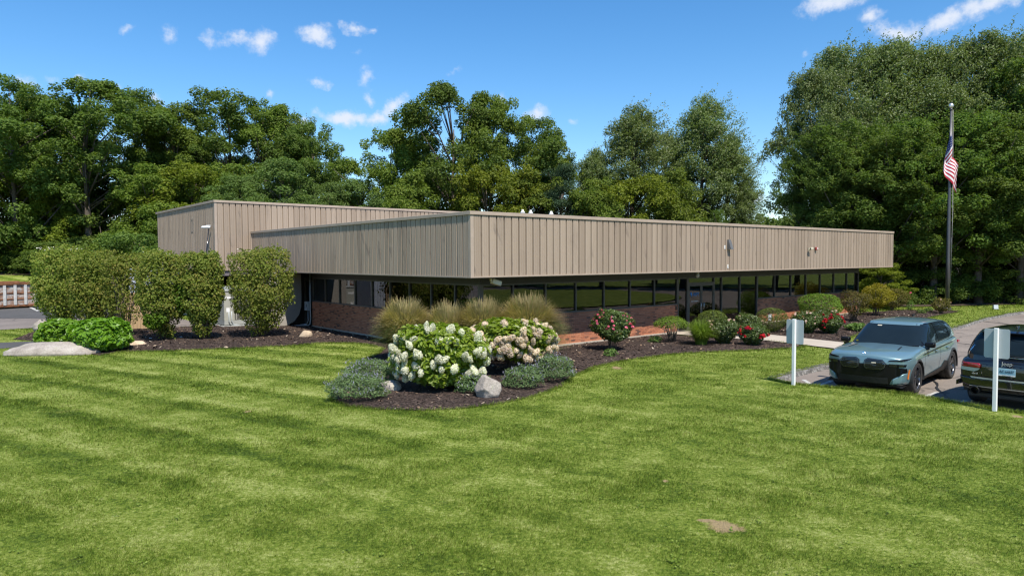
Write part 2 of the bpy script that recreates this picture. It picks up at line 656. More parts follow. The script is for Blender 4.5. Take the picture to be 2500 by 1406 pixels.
BARE = [(*(2.56, 8.42), .20, .20), (*(2.40, 8.62), .12, .06), (*(2.23, 10.19), .05, .06), (*(10.12, 14.04), .10, .12), (*(3.08, 20.81), .16, .25),
        (*(-5.68, 15.00), .07, .10)]
GRASS = [(.050, .088, .009), (.122, .178, .018), (.208, .260, .042), (.375, .405, .135), (.40, .345, .145)]

m_turf, nt, p = new_mat('turf')
gc = grass_color(nt, worldpos(nt))
nt.links.new(mixc(nt, 1.0, gc, (.9, .9, .88), 'MULTIPLY'), p.inputs['Base Color'])
p.inputs['Roughness'].default_value = 0.85
p.inputs['Specular IOR Level'].default_value = 0.15
bump(nt, p, noise(nt, worldpos(nt), 22.0, 4.0, .7), 0.9, 0.05)

m_blade, nt, p = new_mat('grass_blades')
g = nt.nodes.new('ShaderNodeNewGeometry')
gc = grass_color(nt, g.outputs['Position'])
h = nt.nodes.new('ShaderNodeHueSaturation')
nt.links.new(gc, h.inputs['Color'])
nt.links.new(mth(nt, 'ADD', 0.62, mth(nt, 'MULTIPLY', g.outputs['Random Per Island'], 1.0)), h.inputs['Value'])
nt.links.new(mth(nt, 'ADD', 0.485, mth(nt, 'MULTIPLY', g.outputs['Random Per Island'], 0.03)), h.inputs['Hue'])
nt.links.new(h.outputs[0], p.inputs['Base Color'])
p.inputs['Roughness'].default_value = 0.6
p.inputs['Specular IOR Level'].default_value = 0.25
tr = nt.nodes.new('ShaderNodeBsdfTranslucent')
nt.links.new(mixc(nt, 1.0, h.outputs[0], (1.2, 1.2, .6), 'MULTIPLY'), tr.inputs['Color'])
mx = nt.nodes.new('ShaderNodeMixShader')
mx.inputs[0].default_value = 0.4
nt.links.new(p.outputs[0], mx.inputs[1])
nt.links.new(tr.outputs[0], mx.inputs[2])
nt.links.new(mx.outputs[0], nt.nodes['Material Output'].inputs['Surface'])

m_soil = smat('soil', (.10, .075, .05), .95, var=.3, scale=.6, bmp=.5, bscale=9)
m_litter = smat('leaf_litter', (.07, .048, .028), .95, var=.4, scale=1.2, bmp=.6, bscale=12)

m_mulch, nt, p = new_mat('bark_mulch')
pos = worldpos(nt)
mp = nt.nodes.new('ShaderNodeMapping')
mp.inputs['Scale'].default_value = (1, 1.8, 1)
nt.links.new(pos, mp.inputs['Vector'])
vor = nd(nt, 'ShaderNodeTexVoronoi', feature='F1')
vor.inputs['Scale'].default_value = 26.0
nt.links.new(mp.outputs[0], vor.inputs['Vector'])
sepc = nt.nodes.new('ShaderNodeSeparateColor')
nt.links.new(vor.outputs['Color'], sepc.inputs[0])
chips = ramp(nt, sepc.outputs[0], [(0, (.022, .015, .012)), (.45, (.056, .039, .032)), (.8, (.095, .066, .055)), (.95, (.17, .12, .10)), (1, (.28, .22, .18))])
base = ramp(nt, noise(nt, pos, .9, 4), [(.3, (.75, .75, .75)), (.7, (1.25, 1.2, 1.15))])
nt.links.new(mixc(nt, 1.0, chips, base, 'MULTIPLY'), p.inputs['Base Color'])
p.inputs['Roughness'].default_value = .9
p.inputs['Specular IOR Level'].default_value = .2
bump(nt, p, vor.outputs['Distance'], 1.0, 0.05)


def asphalt_mat(name, c, crack=0.5, light=1.0):
    m, nt, p = new_mat(name)
    pos = worldpos(nt)
    a = ramp(nt, noise(nt, pos, .45, 5, .6), [(.3, tuple(x * .82 for x in c)), (.7, tuple(x * 1.15 for x in c))])
    sp = ramp(nt, noise(nt, pos, 55, 3, .7), [(.3, (.72, .72, .72)), (.52, (1, 1, 1)), (.75, (1.4, 1.38, 1.34))])
    col = mixc(nt, 1.0, a, sp, 'MULTIPLY')
    dn = nt.nodes.new('ShaderNodeVectorMath')
    dn.operation = 'ADD'
    nt.links.new(pos, dn.inputs[0])
    sc = nt.nodes.new('ShaderNodeVectorMath')
    sc.operation = 'SCALE'
    sc.inputs['Scale'].default_value = 1.1
    nt.links.new(noise(nt, pos, .9, 4, .6, 'Color'), sc.inputs[0])
    nt.links.new(sc.outputs[0], dn.inputs[1])
    v = nd(nt, 'ShaderNodeTexVoronoi', feature='DISTANCE_TO_EDGE')
    v.inputs['Scale'].default_value = .33
    nt.links.new(dn.outputs[0], v.inputs['Vector'])
    ck = nt.nodes.new('ShaderNodeMapRange')
    ck.inputs['From Min'].default_value = .004
    ck.inputs['From Max'].default_value = .018
    ck.inputs['To Min'].default_value = crack
    ck.inputs['To Max'].default_value = 0
    nt.links.new(v.outputs['Distance'], ck.inputs['Value'])
    nt.links.new(mixc(nt, ck.outputs[0], col, (.025, .025, .026)), p.inputs['Base Color'])
    p.inputs['Roughness'].default_value = .85
    p.inputs['Specular IOR Level'].default_value = .3
    bump(nt, p, noise(nt, pos, 70, 3), .35, .012)
    return m


m_asph = asphalt_mat('asphalt_old', (.225, .190, .162))
m_asph2 = asphalt_mat('asphalt_yard', (.20, .172, .155))
m_asph_new = asphalt_mat('asphalt_patch', (.09, .088, .088), .2)
m_line = smat('road_paint', (.44, .43, .40), .8, var=.4, scale=9)
m_tar = smat('crack_sealer', (.022, .022, .024), .5, var=.2)
m_conc = smat('pale_concrete', (.43, .37, .30), .85, var=.12, scale=1.4, bmp=.25, bscale=45)
m_kerb, nt, p = new_mat('kerb_stone')
pos = worldpos(nt)
v = nd(nt, 'ShaderNodeTexVoronoi', feature='F1')
v.inputs['Scale'].default_value = 12
nt.links.new(pos, v.inputs['Vector'])
sp = nt.nodes.new('ShaderNodeSeparateColor')
nt.links.new(v.outputs['Color'], sp.inputs[0])
nt.links.new(ramp(nt, sp.outputs[1], [(0, (.07, .066, .06)), (.6, (.14, .132, .12)), (1, (.24, .228, .21))]), p.inputs['Base Color'])
p.inputs['Roughness'].default_value = .9
bump(nt, p, v.outputs['Distance'], .9, .05)

# ---- ground, one sheet to the horizon, with the turf, beds and paving laid on it
gm = py_mesh('ground', [(-1200, -1200, -.30), (1200, -1200, -.30), (1200, 1200, -.30), (-1200, 1200, -.30)], [(0, 1, 2, 3)], m_soil)
tag(part('ground', gm), kind='structure')
lawn = part('lawn', cdt_sheet('lawn', LAWN_POLY, hz, m_turf, 1.3))
tag(lawn, kind='structure')
# the sheet of paving lies lower than the lawn
pk = [(x, y) for x, y in FRONT_EDGE][::-1] + [(x, y) for x, y in KERB[1:]]
cxy = np.array(pk)
park_poly = [(x + .0, y) for x, y in pk] + [(140, 90), (140, -60)]


def grow(poly, d):
    out = []
    for x, y in poly:
        out.append((x - d, y))
    return out


PZ = -0.06
park = cdt_sheet('parking_area', [(x - .35, y) if i < len(pk) else (x, y) for i, (x, y) in enumerate(park_poly)],
                 lambda x, y: np.full(np.shape(x), PZ), m_asph, 4.0)
tag(part('parking_area', park), kind='structure')


def sheet(name, poly, z, mat, step=1.5, mound=0.0, seed=3):
    def zf(x, y):
        e = dist_line(x, y, list(poly) + [poly[0]])
        return z + hz(x, y) + mound * sstep(0, 1.1, e) * (1 + .5 * np.sin(x * 2.1) * np.sin(y * 1.7))
    return tag(part(name, cdt_sheet(name, poly, zf, mat, step, seed=seed)), kind='structure')


sheet('mulch_bed', BED_FRONT, .012, m_mulch, .6, .05)
sheet('mulch_bed', BED_SIDE, .012, m_mulch, .6, .05)
sheet('walkway', WALK, .045, m_conc, 1.5)
sheet('service_yard', YARD, .012, m_asph2, 2.5)
sheet('service_yard_patch', [(-70, 41.0), (-30, 40.0), (-20, 39.0), (-21, 44), (-28, 50.4), (-70, 50.4)], .024, m_asph_new, 3)
sheet('path', PATHSTRIP, .016, m_asph_new, 1.5)
sheet('parking_line', [(-34.38, 49.95), (-34.35, 50.16), (-30.82, 45.97), (-30.51, 45.23)], .036, m_line, 1.0)
for q in ([(26, 45.6), (38, 48.2), (60, 58), (110, 110), (20, 110), (17, 56), (21, 47)], [(-95, 64), (-20, 62), (-8, 62), (14, 62), (17, 57), (20, 110), (-95, 110)]):
    sheet('forest_floor', q, .05, m_litter, 3.0)
# kerb: a low rough ridge of crushed stone along the drive
def ridge(name, line, w, z0, z1, mat, seed, mult=1.0):
    rg = np.random.default_rng(seed)
    pts = []
    for (a, b), (c, d) in zip(line[:-1], line[1:]):
        n = max(2, int(math.hypot(c - a, d - b) / .16))
        for i in range(n):
            t = i / n
            pts.append((a + (c - a) * t, b + (d - b) * t))
    V, F = [], []
    for i, (x, y) in enumerate(pts):
        x2, y2 = pts[min(i + 1, len(pts) - 1)]
        x1, y1 = pts[max(i - 1, 0)]
        L_ = math.hypot(x2 - x1, y2 - y1) or 1
        nx, ny = -(y2 - y1) / L_, (x2 - x1) / L_
        j = rg.uniform(-.02, .02, 4)
        for o, z in ((-w * .75, z0), (-w * .42, z1 + j[0] * .8), (w * .35, z1 + .01 + j[1] * .8), (w * .6, z0 + .02)):
            V.append((x + nx * (o + j[2]), y + ny * (o + j[2]), z))
    for i in range(len(pts) - 1):
        for k in range(3):
            F.append((i * 4 + k, i * 4 + k + 1, i * 4 + 5 + k, i * 4 + 4 + k))
    return tag(part(name, py_mesh(name, V, F, mat, True)), kind='structure')


ridge('kerb', KERB, .30, PZ - .05, .03, m_kerb, 5)


def strip(name, line, w, z, mat, seed=1, wob=.0):
    rg = np.random.default_rng(seed)
    V, F = [], []
    for i, (x, y) in enumerate(line):
        x2, y2 = line[min(i + 1, len(line) - 1)]
        x1, y1 = line[max(i - 1, 0)]
        L_ = math.hypot(x2 - x1, y2 - y1) or 1
        nx, ny = -(y2 - y1) / L_, (x2 - x1) / L_
        ww = w * (1 + wob * rg.uniform(-1, 1))
        V += [(x + nx * ww / 2, y + ny * ww / 2, z), (x - nx * ww / 2, y - ny * ww / 2, z)]
    F = [(2 * i, 2 * i + 1, 2 * i + 3, 2 * i + 2) for i in range(len(line) - 1)]
    return tag(part(name, py_mesh(name, V, F, mat)), kind='structure')


strip('parking_line', [(7.87, 18.97), (7.71, 17.77)], .11, PZ + .006, m_line)
strip('parking_line', [(7.47, 17.61), (8.52, 18.73)], .11, PZ + .009, m_line)
strip('parking_line', [(8.99, 15.97), (9.82, 16.63), (10.40, 17.14)], .11, PZ + .006, m_line)
strip('parking_line', [(9.48, 15.32), (10.44, 16.12)], .11, PZ + .006, m_line)
strip('crack_seal', [(11.29, 18.91), (11.20, 18.65), (11.09, 18.34), (10.90, 17.98), (10.69, 17.69), (10.55, 17.36), (10.47, 17.14)], .06, PZ + .012, m_tar, 2, .4)
strip('crack_seal', [(17.03, 27.01), (17.19, 26.61), (17.35, 26.09), (17.66, 25.70)], .12, PZ + .006, m_tar, 3, .3)
strip('crack_seal', [(13.10, 20.81), (13.38, 20.65), (13.83, 20.63)], .06, PZ + .006, m_tar, 4, .3)
strip('crack_seal', [(23.99, 35.87), (24.17, 34.92), (24.10, 33.82), (24.12, 32.39)], .12, PZ + .006, m_tar, 5, .3)
strip('crack_seal', [(24.10, 33.82), (23.26, 32.24), (22.79, 30.95)], .08, PZ + .01, m_tar, 6, .3)

# lawn island in the middle of the drive, out of frame to the right but mirrored in the windows
ISL = [(36 + 14 * math.cos(a) * (1 + .1 * math.sin(3 * a)), 17 + 15 * math.sin(a)) for a in [i * math.pi / 16 for i in range(32)]]
tag(part('lawn', cdt_sheet('lawn', ISL, lambda x, y: 0 * x + .02, m_turf, 2.0)), kind='structure')
tag(part('lawn', cdt_sheet('lawn', [(58, -40), (140, -40), (140, 90), (70, 70), (52, 55), (56, 30)], lambda x, y: 0 * x + .03, m_turf, 4.0)), kind='structure')

# ---- grass blades
rg = np.random.default_rng(11)


def grass_points():
    out = []
    for y0, y1, dens, h, w in ((6.0, 9.0, 5200, .036, .0062), (9.0, 12.0, 3000, .038, .009), (12.0, 16.5, 1500, .040, .013),
                               (16.5, 23.0, 620, .042, .020), (23.0, 34.0, 190, .046, .034), (34, 50, 60, .06, .06)):
        area = ((y1 + y0) * .76 + 2) * (y1 - y0)
        n = int(area * dens)
        y = rg.uniform(y0, y1, n)
        hw = y * .745 + 1.0
        x = rg.uniform(-1, 1, n) * hw
        ok = pip(x, y, LAWN_POLY)
        for po in (BED_FRONT, BED_SIDE, WALK, YARD, PATHSTRIP):
            jx, jy = rg.normal(0, .045, n), rg.normal(0, .045, n)
            ok &= ~pip(x + jx, y + jy, po)
        for (cx_, cy_, rx, ry) in BARE:
            dd = np.hypot((x - cx_) / rx, (y - cy_) / ry)
            ok &= rg.uniform(0, 1, n) > 1.0 * sstep(1.25, .45, dd)
        # patches where the turf grows longer or thinner
        t = np.sin(x * 1.9 + 1.7 * np.sin(y * .8)) * np.sin(y * 2.3 + 1.1 * np.sin(x * 1.3))
        ok &= rg.uniform(0, 1, n) < .75 + .25 * t
        out.append(np.column_stack([x[ok], y[ok], h * (1 + .3 * t[ok]), np.full(ok.sum(), w)]))
    # a ragged fringe of longer blades along the paving and bed edges
    for line, dens in ((FRONT_EDGE[:8], 900), (KERB[:9], 240), (BED_FRONT[:30], 260), (BED_SIDE[1:10], 160)):
        for (a, b), (c, d) in zip(line[:-1], line[1:]):
            L_ = math.hypot(c - a, d - b)
            if L_ > 30:
                continue
            n = int(L_ * dens)
            t = rg.uniform(0, 1, n)
            x = a + (c - a) * t + rg.normal(0, .035, n)
            y = b + (d - b) * t + rg.normal(0, .035, n)
            out.append(np.column_stack([x, y, rg.uniform(.05, .09, n), np.full(n, .014 * b / 17)]))
    return np.concatenate(out)


GP = grass_points()
n = len(GP)
ang = rg.uniform(0, 2 * math.pi, n)
lean = rg.normal(0, .45, (n, 2)) + np.array([.25, -.15])
hh = GP[:, 2] * rg.uniform(.55, 1.35, n)
ww = GP[:, 3] * rg.uniform(.7, 1.4, n)
bx = np.column_stack([GP[:, 0], GP[:, 1], hz(GP[:, 0], GP[:, 1]) - .006])
dx = np.column_stack([np.cos(ang), np.sin(ang), np.zeros(n)]) * ww[:, None] * .5
tip = bx + np.column_stack([lean * hh[:, None], hh])
V = np.stack([bx - dx, bx + dx, tip], 1).reshape(-1, 3)
gme = np_mesh('grass', V, np.arange(3 * n).reshape(-1, 3), m_blade)
tag(part('grass', gme), 'mown green lawn grass with pale mowing stripes', 'grass', kind='stuff')
# clover and small broad-leaved weeds among the blades
nw = 1300
wy = 6.3 + 22 * rg.uniform(0, 1, nw) ** 1.5
wx = rg.uniform(-1, 1, nw) * (wy * .745 + .5)
okw = pip(wx, wy, LAWN_POLY)
for po in (BED_FRONT, BED_SIDE, WALK, YARD, PATHSTRIP):
    okw &= ~pip(wx, wy, po)
okw &= (np.sin(wx * 1.1 + 2 * np.sin(wy * .6)) * np.sin(wy * .9 + wx * .4) > -.1)
wx, wy = wx[okw], wy[okw]
k6 = 6
WP = np.repeat(np.column_stack([wx, wy, hz(wx, wy) + .028]), k6, 0) + rg.normal(size=(len(wx) * k6, 3)) * np.array([.035, .035, .006])
WS = np.repeat(rg.uniform(.008, .019, len(wx)), k6)
m_clover, nt, p = new_mat('clover')
gg = nt.nodes.new('ShaderNodeNewGeometry')
nt.links.new(ramp(nt, gg.outputs['Random Per Island'], [(0, (.07, .12, .012)), (.6, (.13, .19, .02)), (1, (.20, .25, .05))]), p.inputs['Base Color'])
p.inputs['Roughness'].default_value = .6
p.inputs['Specular IOR Level'].default_value = .2
wa = rg.uniform(0, 6.28, len(WP))
wt = np.column_stack([np.cos(wa), np.sin(wa), rg.normal(0, .25, len(WP))]) * WS[:, None]
wb = np.column_stack([-np.sin(wa), np.cos(wa), rg.normal(0, .25, len(WP))]) * WS[:, None] * .8
V = np.stack([WP - wt, WP + wb, WP + wt, WP - wb], 1).reshape(-1, 3)
tag(part('clover', np_mesh('clover', V, np.arange(len(V)).reshape(-1, 4), m_clover)), 'clover and low weeds scattered through the lawn', 'weeds', kind='stuff')

# loose chips, twigs and dry leaves lying on the mulch
rg = np.random.default_rng(77)
out = []
for po, n in ((BED_FRONT, 9000), (BED_SIDE, 4500)):
    P_ = np.array(po)
    x = rg.uniform(P_[:, 0].min(), P_[:, 0].max(), n * 4)
    y = rg.uniform(P_[:, 1].min(), P_[:, 1].max(), n * 4)
    k = pip(x, y, po)
    x, y = x[k][:n], y[k][:n]
    e = dist_line(x, y, list(po) + [po[0]])
    z = .012 + hz(x, y) + .05 * sstep(0, 1.1, e) * (1 + .5 * np.sin(x * 2.1) * np.sin(y * 1.7)) + .012
    out.append(np.column_stack([x, y, z]))
CP = np.concatenate(out)
n = len(CP)
ca = rg.uniform(0, 6.28, n)
cl = rg.uniform(.02, .055, n)
ct = np.column_stack([np.cos(ca), np.sin(ca), rg.normal(0, .3, n)]) * cl[:, None]
cw = np.column_stack([-np.sin(ca), np.cos(ca), rg.normal(0, .3, n)]) * (cl * rg.uniform(.25, .6, n))[:, None]
m_chip, nt, p = new_mat('loose_chips')
gg = nt.nodes.new('ShaderNodeNewGeometry')
nt.links.new(ramp(nt, gg.outputs['Random Per Island'], [(0, (.018, .012, .009)), (.55, (.06, .04, .03)), (.82, (.13, .085, .06)), (.95, (.26, .17, .10)), (1, (.45, .38, .30))]), p.inputs['Base Color'])
p.inputs['Roughness'].default_value = .9
V = np.stack([CP - ct - cw, CP - ct + cw, CP + ct + cw, CP + ct - cw], 1).reshape(-1, 3)
tag(part('bark_chips', np_mesh('bark_chips', V, np.arange(4 * n).reshape(-1, 4), m_chip)), 'loose bark chips and dry leaves on the mulch beds', 'mulch', kind='stuff')

# ------------------------------------------------------------------ the building
ZLO, ZHI, REC, ZSILL, ZHEAD = 2.69, 4.70, 1.365, 1.226, 2.378
LR, LL, PW = 30.18, 19.09, .3048
BXU, BXV, BXL, ZBOX = -1.80, 19.09, 11.58, 6.22

m_siding, nt, p = new_mat('tan_siding')
tco = nt.nodes.new('ShaderNodeTexCoord')
pos = tco.outputs['Object']
wp = worldpos(nt)
mp = nt.nodes.new('ShaderNodeMapping')
mp.inputs['Scale'].default_value = (30, 0, .12)
nt.links.new(pos, mp.inputs['Vector'])
streak = noise(nt, mp.outputs[0], 1.0, 3.0)
oi = nt.nodes.new('ShaderNodeObjectInfo').outputs['Random']
mp2 = nt.nodes.new('ShaderNodeMapping')
mp2.inputs['Scale'].default_value = (1.6, 1.6, .35)
nt.links.new(wp, mp2.inputs['Vector'])
grime = noise(nt, mp2.outputs[0], 1.0, 5.0, .65)
base = ramp(nt, mth(nt, 'ADD', mth(nt, 'MULTIPLY', oi, .45), mth(nt, 'MULTIPLY', streak, .55)),
            [(.12, (.268, .206, .154)), (.5, (.328, .256, .194)), (.88, (.376, .298, .229))])
gr = nt.nodes.new('ShaderNodeMapRange')
gr.interpolation_type = 'SMOOTHSTEP'
gr.inputs['From Min'].default_value = .50
gr.inputs['From Max'].default_value = .80
gr.inputs['To Max'].default_value = .6
nt.links.new(grime, gr.inputs['Value'])
base = mixc(nt, gr.outputs[0], base, (.18, .142, .112))
# run-off stains hanging below the coping
sepz = nt.nodes.new('ShaderNodeSeparateXYZ')
nt.links.new(wp, sepz.inputs[0])
# long slanting scuffs and a few rust-dark dribbles
mp3 = nt.nodes.new('ShaderNodeMapping')
mp3.inputs['Rotation'].default_value = (0, .35, 0)
nt.links.new(wp, mp3.inputs['Vector'])
mp4 = nt.nodes.new('ShaderNodeMapping')
mp4.inputs['Scale'].default_value = (2.6, 2.6, .22)
nt.links.new(mp3.outputs[0], mp4.inputs['Vector'])
sc2 = nt.nodes.new('ShaderNodeMapRange')
sc2.interpolation_type = 'SMOOTHSTEP'
sc2.inputs['From Min'].default_value = .60
sc2.inputs['From Max'].default_value = .70
sc2.inputs['To Max'].default_value = .5
nt.links.new(noise(nt, mp4.outputs[0], 1.3, 4.0, .6), sc2.inputs['Value'])
base = mixc(nt, sc2.outputs[0], base, (.13, .105, .088))
nt.links.new(base, p.inputs['Base Color'])
p.inputs['Roughness'].default_value = .55
p.inputs['Specular IOR Level'].default_value = .3
m_trim = smat('tan_trim', (.38, .30, .235), .5, var=.08)
m_groove = smat('siding_groove', (.24, .185, .14), .6, var=.1)
m_dark = smat('dark_bronze_header', (.030, .027, .023), .5, var=.15)
m_frame = smat('bronze_frame', (.095, .088, .080), .45, metal=.2, var=.12)
m_soffit = smat('soffit', (.075, .068, .058), .7, var=.1)
m_roof = smat('roof_membrane', (.30, .29, .28), .9, var=.15)
m_mortar = smat('mortar', (.38, .27, .20), .95, var=.12, scale=8)
m_inner = smat('interior_paint', (.24, .20, .165), .8, var=.05)
m_carpet = smat('carpet', (.16, .15, .14), .95, var=.1)
m_blind = smat('blind_fabric', (.32, .29, .24), .8, var=.08, scale=20)

m_brick, nt, p = new_mat('red_brick')
oi = nt.nodes.new('ShaderNodeObjectInfo').outputs['Random']
ri = nt.nodes.new('ShaderNodeNewGeometry').outputs['Random Per Island']
rr = mth(nt, 'FRACT', mth(nt, 'ADD', mth(nt, 'MULTIPLY', oi, 7.31), ri))
bc = ramp(nt, rr, [(0, (.11, .065, .05)), (.06, (.20, .09, .058)), (.2, (.37, .14, .078)), (.6, (.45, .175, .095)), (.9, (.50, .21, .115)), (1, (.31, .13, .08))])
sp = ramp(nt, noise(nt, objpos(nt), 55, 3), [(.3, (.85, .85, .85)), (.7, (1.12, 1.1, 1.08))])
nt.links.new(mixc(nt, 1.0, bc, sp, 'MULTIPLY'), p.inputs['Base Color'])
p.inputs['Roughness'].default_value = .85
p.inputs['Specular IOR Level'].default_value = .25


def glass_mat(name, tint, refl=1.0, ior=1.55):
    m, nt, p = new_mat(name)
    nt.nodes.remove(p)
    t = nt.nodes.new('ShaderNodeBsdfTransparent')
    t.inputs['Color'].default_value = (*tint, 1)
    g = nt.nodes.new('ShaderNodeBsdfGlossy')
    g.inputs['Roughness'].default_value = .01
    g.inputs['Color'].default_value = (refl, refl, refl, 1)
    # slight waviness of float glass
    bmp = nt.nodes.new('ShaderNodeBump')
    bmp.inputs['Strength'].default_value = .06
    bmp.inputs['Distance'].default_value = .02
    nt.links.new(noise(nt, worldpos(nt), 1.1, 2), bmp.inputs['Height'])
    nt.links.new(bmp.outputs[0], g.inputs['Normal'])
    f = nt.nodes.new('ShaderNodeFresnel')
    f.inputs['IOR'].default_value = ior
    mx = nt.nodes.new('ShaderNodeMixShader')
    nt.links.new(f.outputs[0], mx.inputs[0])
    nt.links.new(t.outputs[0], mx.inputs[1])
    nt.links.new(g.outputs[0], mx.inputs[2])
    nt.links.new(mx.outputs[0], nt.nodes['Material Output'].inputs['Surface'])
    return m


m_glass = glass_mat('bronze_glass', (.46, .42, .34), .9, 1.85)

bld = thing('office_building', 'low brick office building with tan ribbed metal fascia and a taller metal block behind', 'building', (BC.x, BC.y, 0), BYAW)


def bbox(name, u0, u1, v0, v1, z0, z1, mat, parent=None, bev=0.0):
    return part(name, box_mesh(name, u0, u1, v0, v1, z0, z1, mat, bev), parent or bld)


def panel_mesh(name, z0, z1, w=PW):
    pr = [(0.0, .006), (.016, .006), (.030, -.062)]
    for c_ in (.36, .64):        # shallow stiffening flutes pressed into the pan
        pr += [(w * c_ - .012, -.062), (w * c_ - .004, -.052), (w * c_ + .004, -.052), (w * c_ + .012, -.062)]
    pr += [(w - .030, -.062), (w - .016, .006), (w, .006)]
    V, F = [], []
    for z in (z0, z1):
        for x, y in pr:
            V.append((x, y, z))
        for x, y in ((w, .012), (0, .012)):
            V.append((x, y, z))
    n = len(pr) + 2
    for i in range(n):
        F.append((i, (i + 1) % n, n + (i + 1) % n, n + i))
    F.append(tuple(reversed(range(n))))
    F.append(tuple(range(n, 2 * n)))
    return py_mesh(name, V, F, m_siding)


# main fascia (parapet band)
fas = bbox('fascia', 0.013, LR - .02, .013, .26, ZLO, ZHI - .1, m_groove)
fas2 = bbox('fascia', .014, .26, .262, LL, ZLO + .001, ZHI - .101, m_groove)
bbox('fascia', LR - .24, LR - .02, .262, LL, ZLO, ZHI - .1, m_siding)
pm = panel_mesh('siding_panel', ZLO + .012, ZHI - .105)
nR = int(LR / PW)
for i in range(nR):
    part('siding_panel', pm, bld, loc=(.05 + i * PW * (LR - .1) / (nR * PW), 0, 0))
nL = 62
for i in range(nL):
    part('siding_panel', pm, bld, loc=(0, .06 + (i + 1) * PW, 0), rot=(0, 0, -math.pi / 2))
bbox('corner_trim', -.066, .062, -.066, .062, ZLO - .004, ZHI - .1, m_trim)
bbox('corner_trim', LR - .05, LR + .012, -.066, .06, ZLO, ZHI - .1, m_trim)
# copings
bbox('coping', -.10, LR + .03, -.10, .30, ZHI - .10, ZHI + .012, m_trim, bev=.008)
bbox('coping', -.101, .30, .303, LL + .02, ZHI - .101, ZHI + .011, m_trim, bev=.008)
bbox('coping', LR - .28, LR + .03, .303, LL, ZHI - .10, ZHI + .012, m_trim)
# drip edge under the panels
bbox('drip_edge', -.078, LR + .02, -.078, .004, ZLO - .028, ZLO + .016, m_trim)
bbox('drip_edge', -.079, .003, .006, LL, ZLO - .029, ZLO + .015, m_trim)
# soffit, header, roof
bbox('soffit', .005, LR - .03, .006, LL, ZLO - .06, ZLO - .004, m_soffit)
bbox('roof', .26, LR - .25, .262, LL, 4.30, 4.38, m_roof)
bbox('header', REC, LR - REC + .25, REC, REC + .22, ZHEAD, ZLO - .062, m_dark)
bbox('header', REC + .001, REC + .22, REC + .222, LL - 2.0, ZHEAD, ZLO - .063, m_dark)
# tall rear block
bm_ = boxes_mesh('rear_block_wall', [(BXU + .016, 22.0, BXV + .016, BXV + .25, 2.70, ZBOX - .1), (BXU + .017, BXU + .25, BXV + .252, BXV + BXL, 2.70, ZBOX - .1),
                                     (21.76, 21.99, BXV + .252, BXV + BXL, 0, ZBOX - .1), (BXU + .25, 21.75, BXV + BXL - .25, BXV + BXL, 0, ZBOX - .1)], m_groove)
part('rear_block_wall', bm_, bld)
pb = panel_mesh('siding_panel', 2.72, ZBOX - .105)
pu = panel_mesh('siding_panel', 4.36, ZBOX - .105)
for i in range(54):
    u = BXU + .06 + i * PW
    part('siding_panel', pb if u < .0 else pu, bld, loc=(u, BXV, 0))
for i in range(37):
    part('siding_panel', pb, bld, loc=(BXU, BXV + .06 + (i + 1) * PW, 0), rot=(0, 0, -math.pi / 2))
bbox('corner_trim', BXU - .066, BXU + .062, BXV - .066, BXV + .062, 2.70, ZBOX - .1, m_trim)
bbox('corner_trim', -.10, .10, BXV - .10, BXV - .064, 2.70, ZHI - .08, m_trim)
bbox('coping', BXU - .10, 22.0, BXV - .10, BXV + .30, ZBOX - .10, ZBOX + .015, m_trim, bev=.008)
bbox('coping', BXU - .101, BXU + .30, BXV + .303, BXV + BXL, ZBOX - .101, ZBOX + .014, m_trim, bev=.008)
bbox('roof', BXU + .26, 21.7, BXV + .26, BXV + BXL - .26, 5.80, 5.88, m_roof)
bbox('loading_beam', BXU + .02, 1.30, BXV + .02, BXV + .22, 2.46, 2.69, smat('beam_paint', (.14, .12, .125), .6))
bbox('loading_wall', BXU + 1.2, 1.6, BXV + 1.4, BXV + 1.6, 0, 2.7, m_dark)  # near-black colour stands in for the shade inside the recess
bbox('loading_wall', BXU + .5, BXU + .7, BXV + 1.7, BXV + BXL, 0, 2.7, smat('block_wall', (.36, .30, .25), .9))
# faint dark outlines on the rear block's front and side walls
m_ghost = smat('grime', (.20, .165, .135), .8)
part('patch_outline', boxes_mesh('patch_outline', [(BXU + .52, BXU + .56, BXV - .068, BXV - .0625, 3.05, 3.6), (BXU + .82, BXU + .86, BXV - .068, BXV - .0625, 3.05, 3.6), (BXU + .561, BXU + .819, BXV - .068, BXV - .0625, 3.05, 3.085), (BXU + .561, BXU + .819, BXV - .068, BXV - .0625, 3.565, 3.6)], m_ghost), bld)
part('patch_outline', boxes_mesh('patch_outline', [(BXU - .068, BXU - .0625, BXV + 3.70, BXV + 3.74, 4.75, 5.5), (BXU - .068, BXU - .0625, BXV + 3.98, BXV + 4.02, 4.75, 5.5), (BXU - .068, BXU - .0625, BXV + 3.741, BXV + 3.979, 4.75, 4.79), (BXU - .068, BXU - .0625, BXV + 3.741, BXV + 3.979, 5.4, 5.43)], m_ghost), bld)

# brick walls ---------------------------------------------------------------
WU0, WU1, WU2, WU3 = REC, REC + 10.67, REC + 16.92, REC + 27.70
WV1 = REC + 13.55
for nm, a in (('wall_core', (WU0 + .0085, WU1, WU0 + .0085, WU0 + .24, -.2, ZSILL)), ('wall_core', (WU2, WU3, WU0 + .0085, WU0 + .24, -.2, ZSILL)),
              ('wall_core', (WU0 + .0085, WU0 + .24, WU0 + .242, WV1, -.2, ZSILL))):
    bbox(nm, *a, m_mortar)
bbox('end_wall', WU3 - .24, WU3, WU0 + .242, LL - .5, 0, ZLO - .07, m_mortar)
bbox('rear_wall', WU0, WU3 - .25, LL - .45, LL - .2, 0, ZLO - .07, m_inner)
bbox('foundation', WU0 - .035, WU1 + .02, WU0 - .035, WU0 + .005, -.2, .075, m_conc)
bbox('foundation', WU2 - .02, WU3 + .02, WU0 - .035, WU0 + .005, -.2, .055, m_conc)
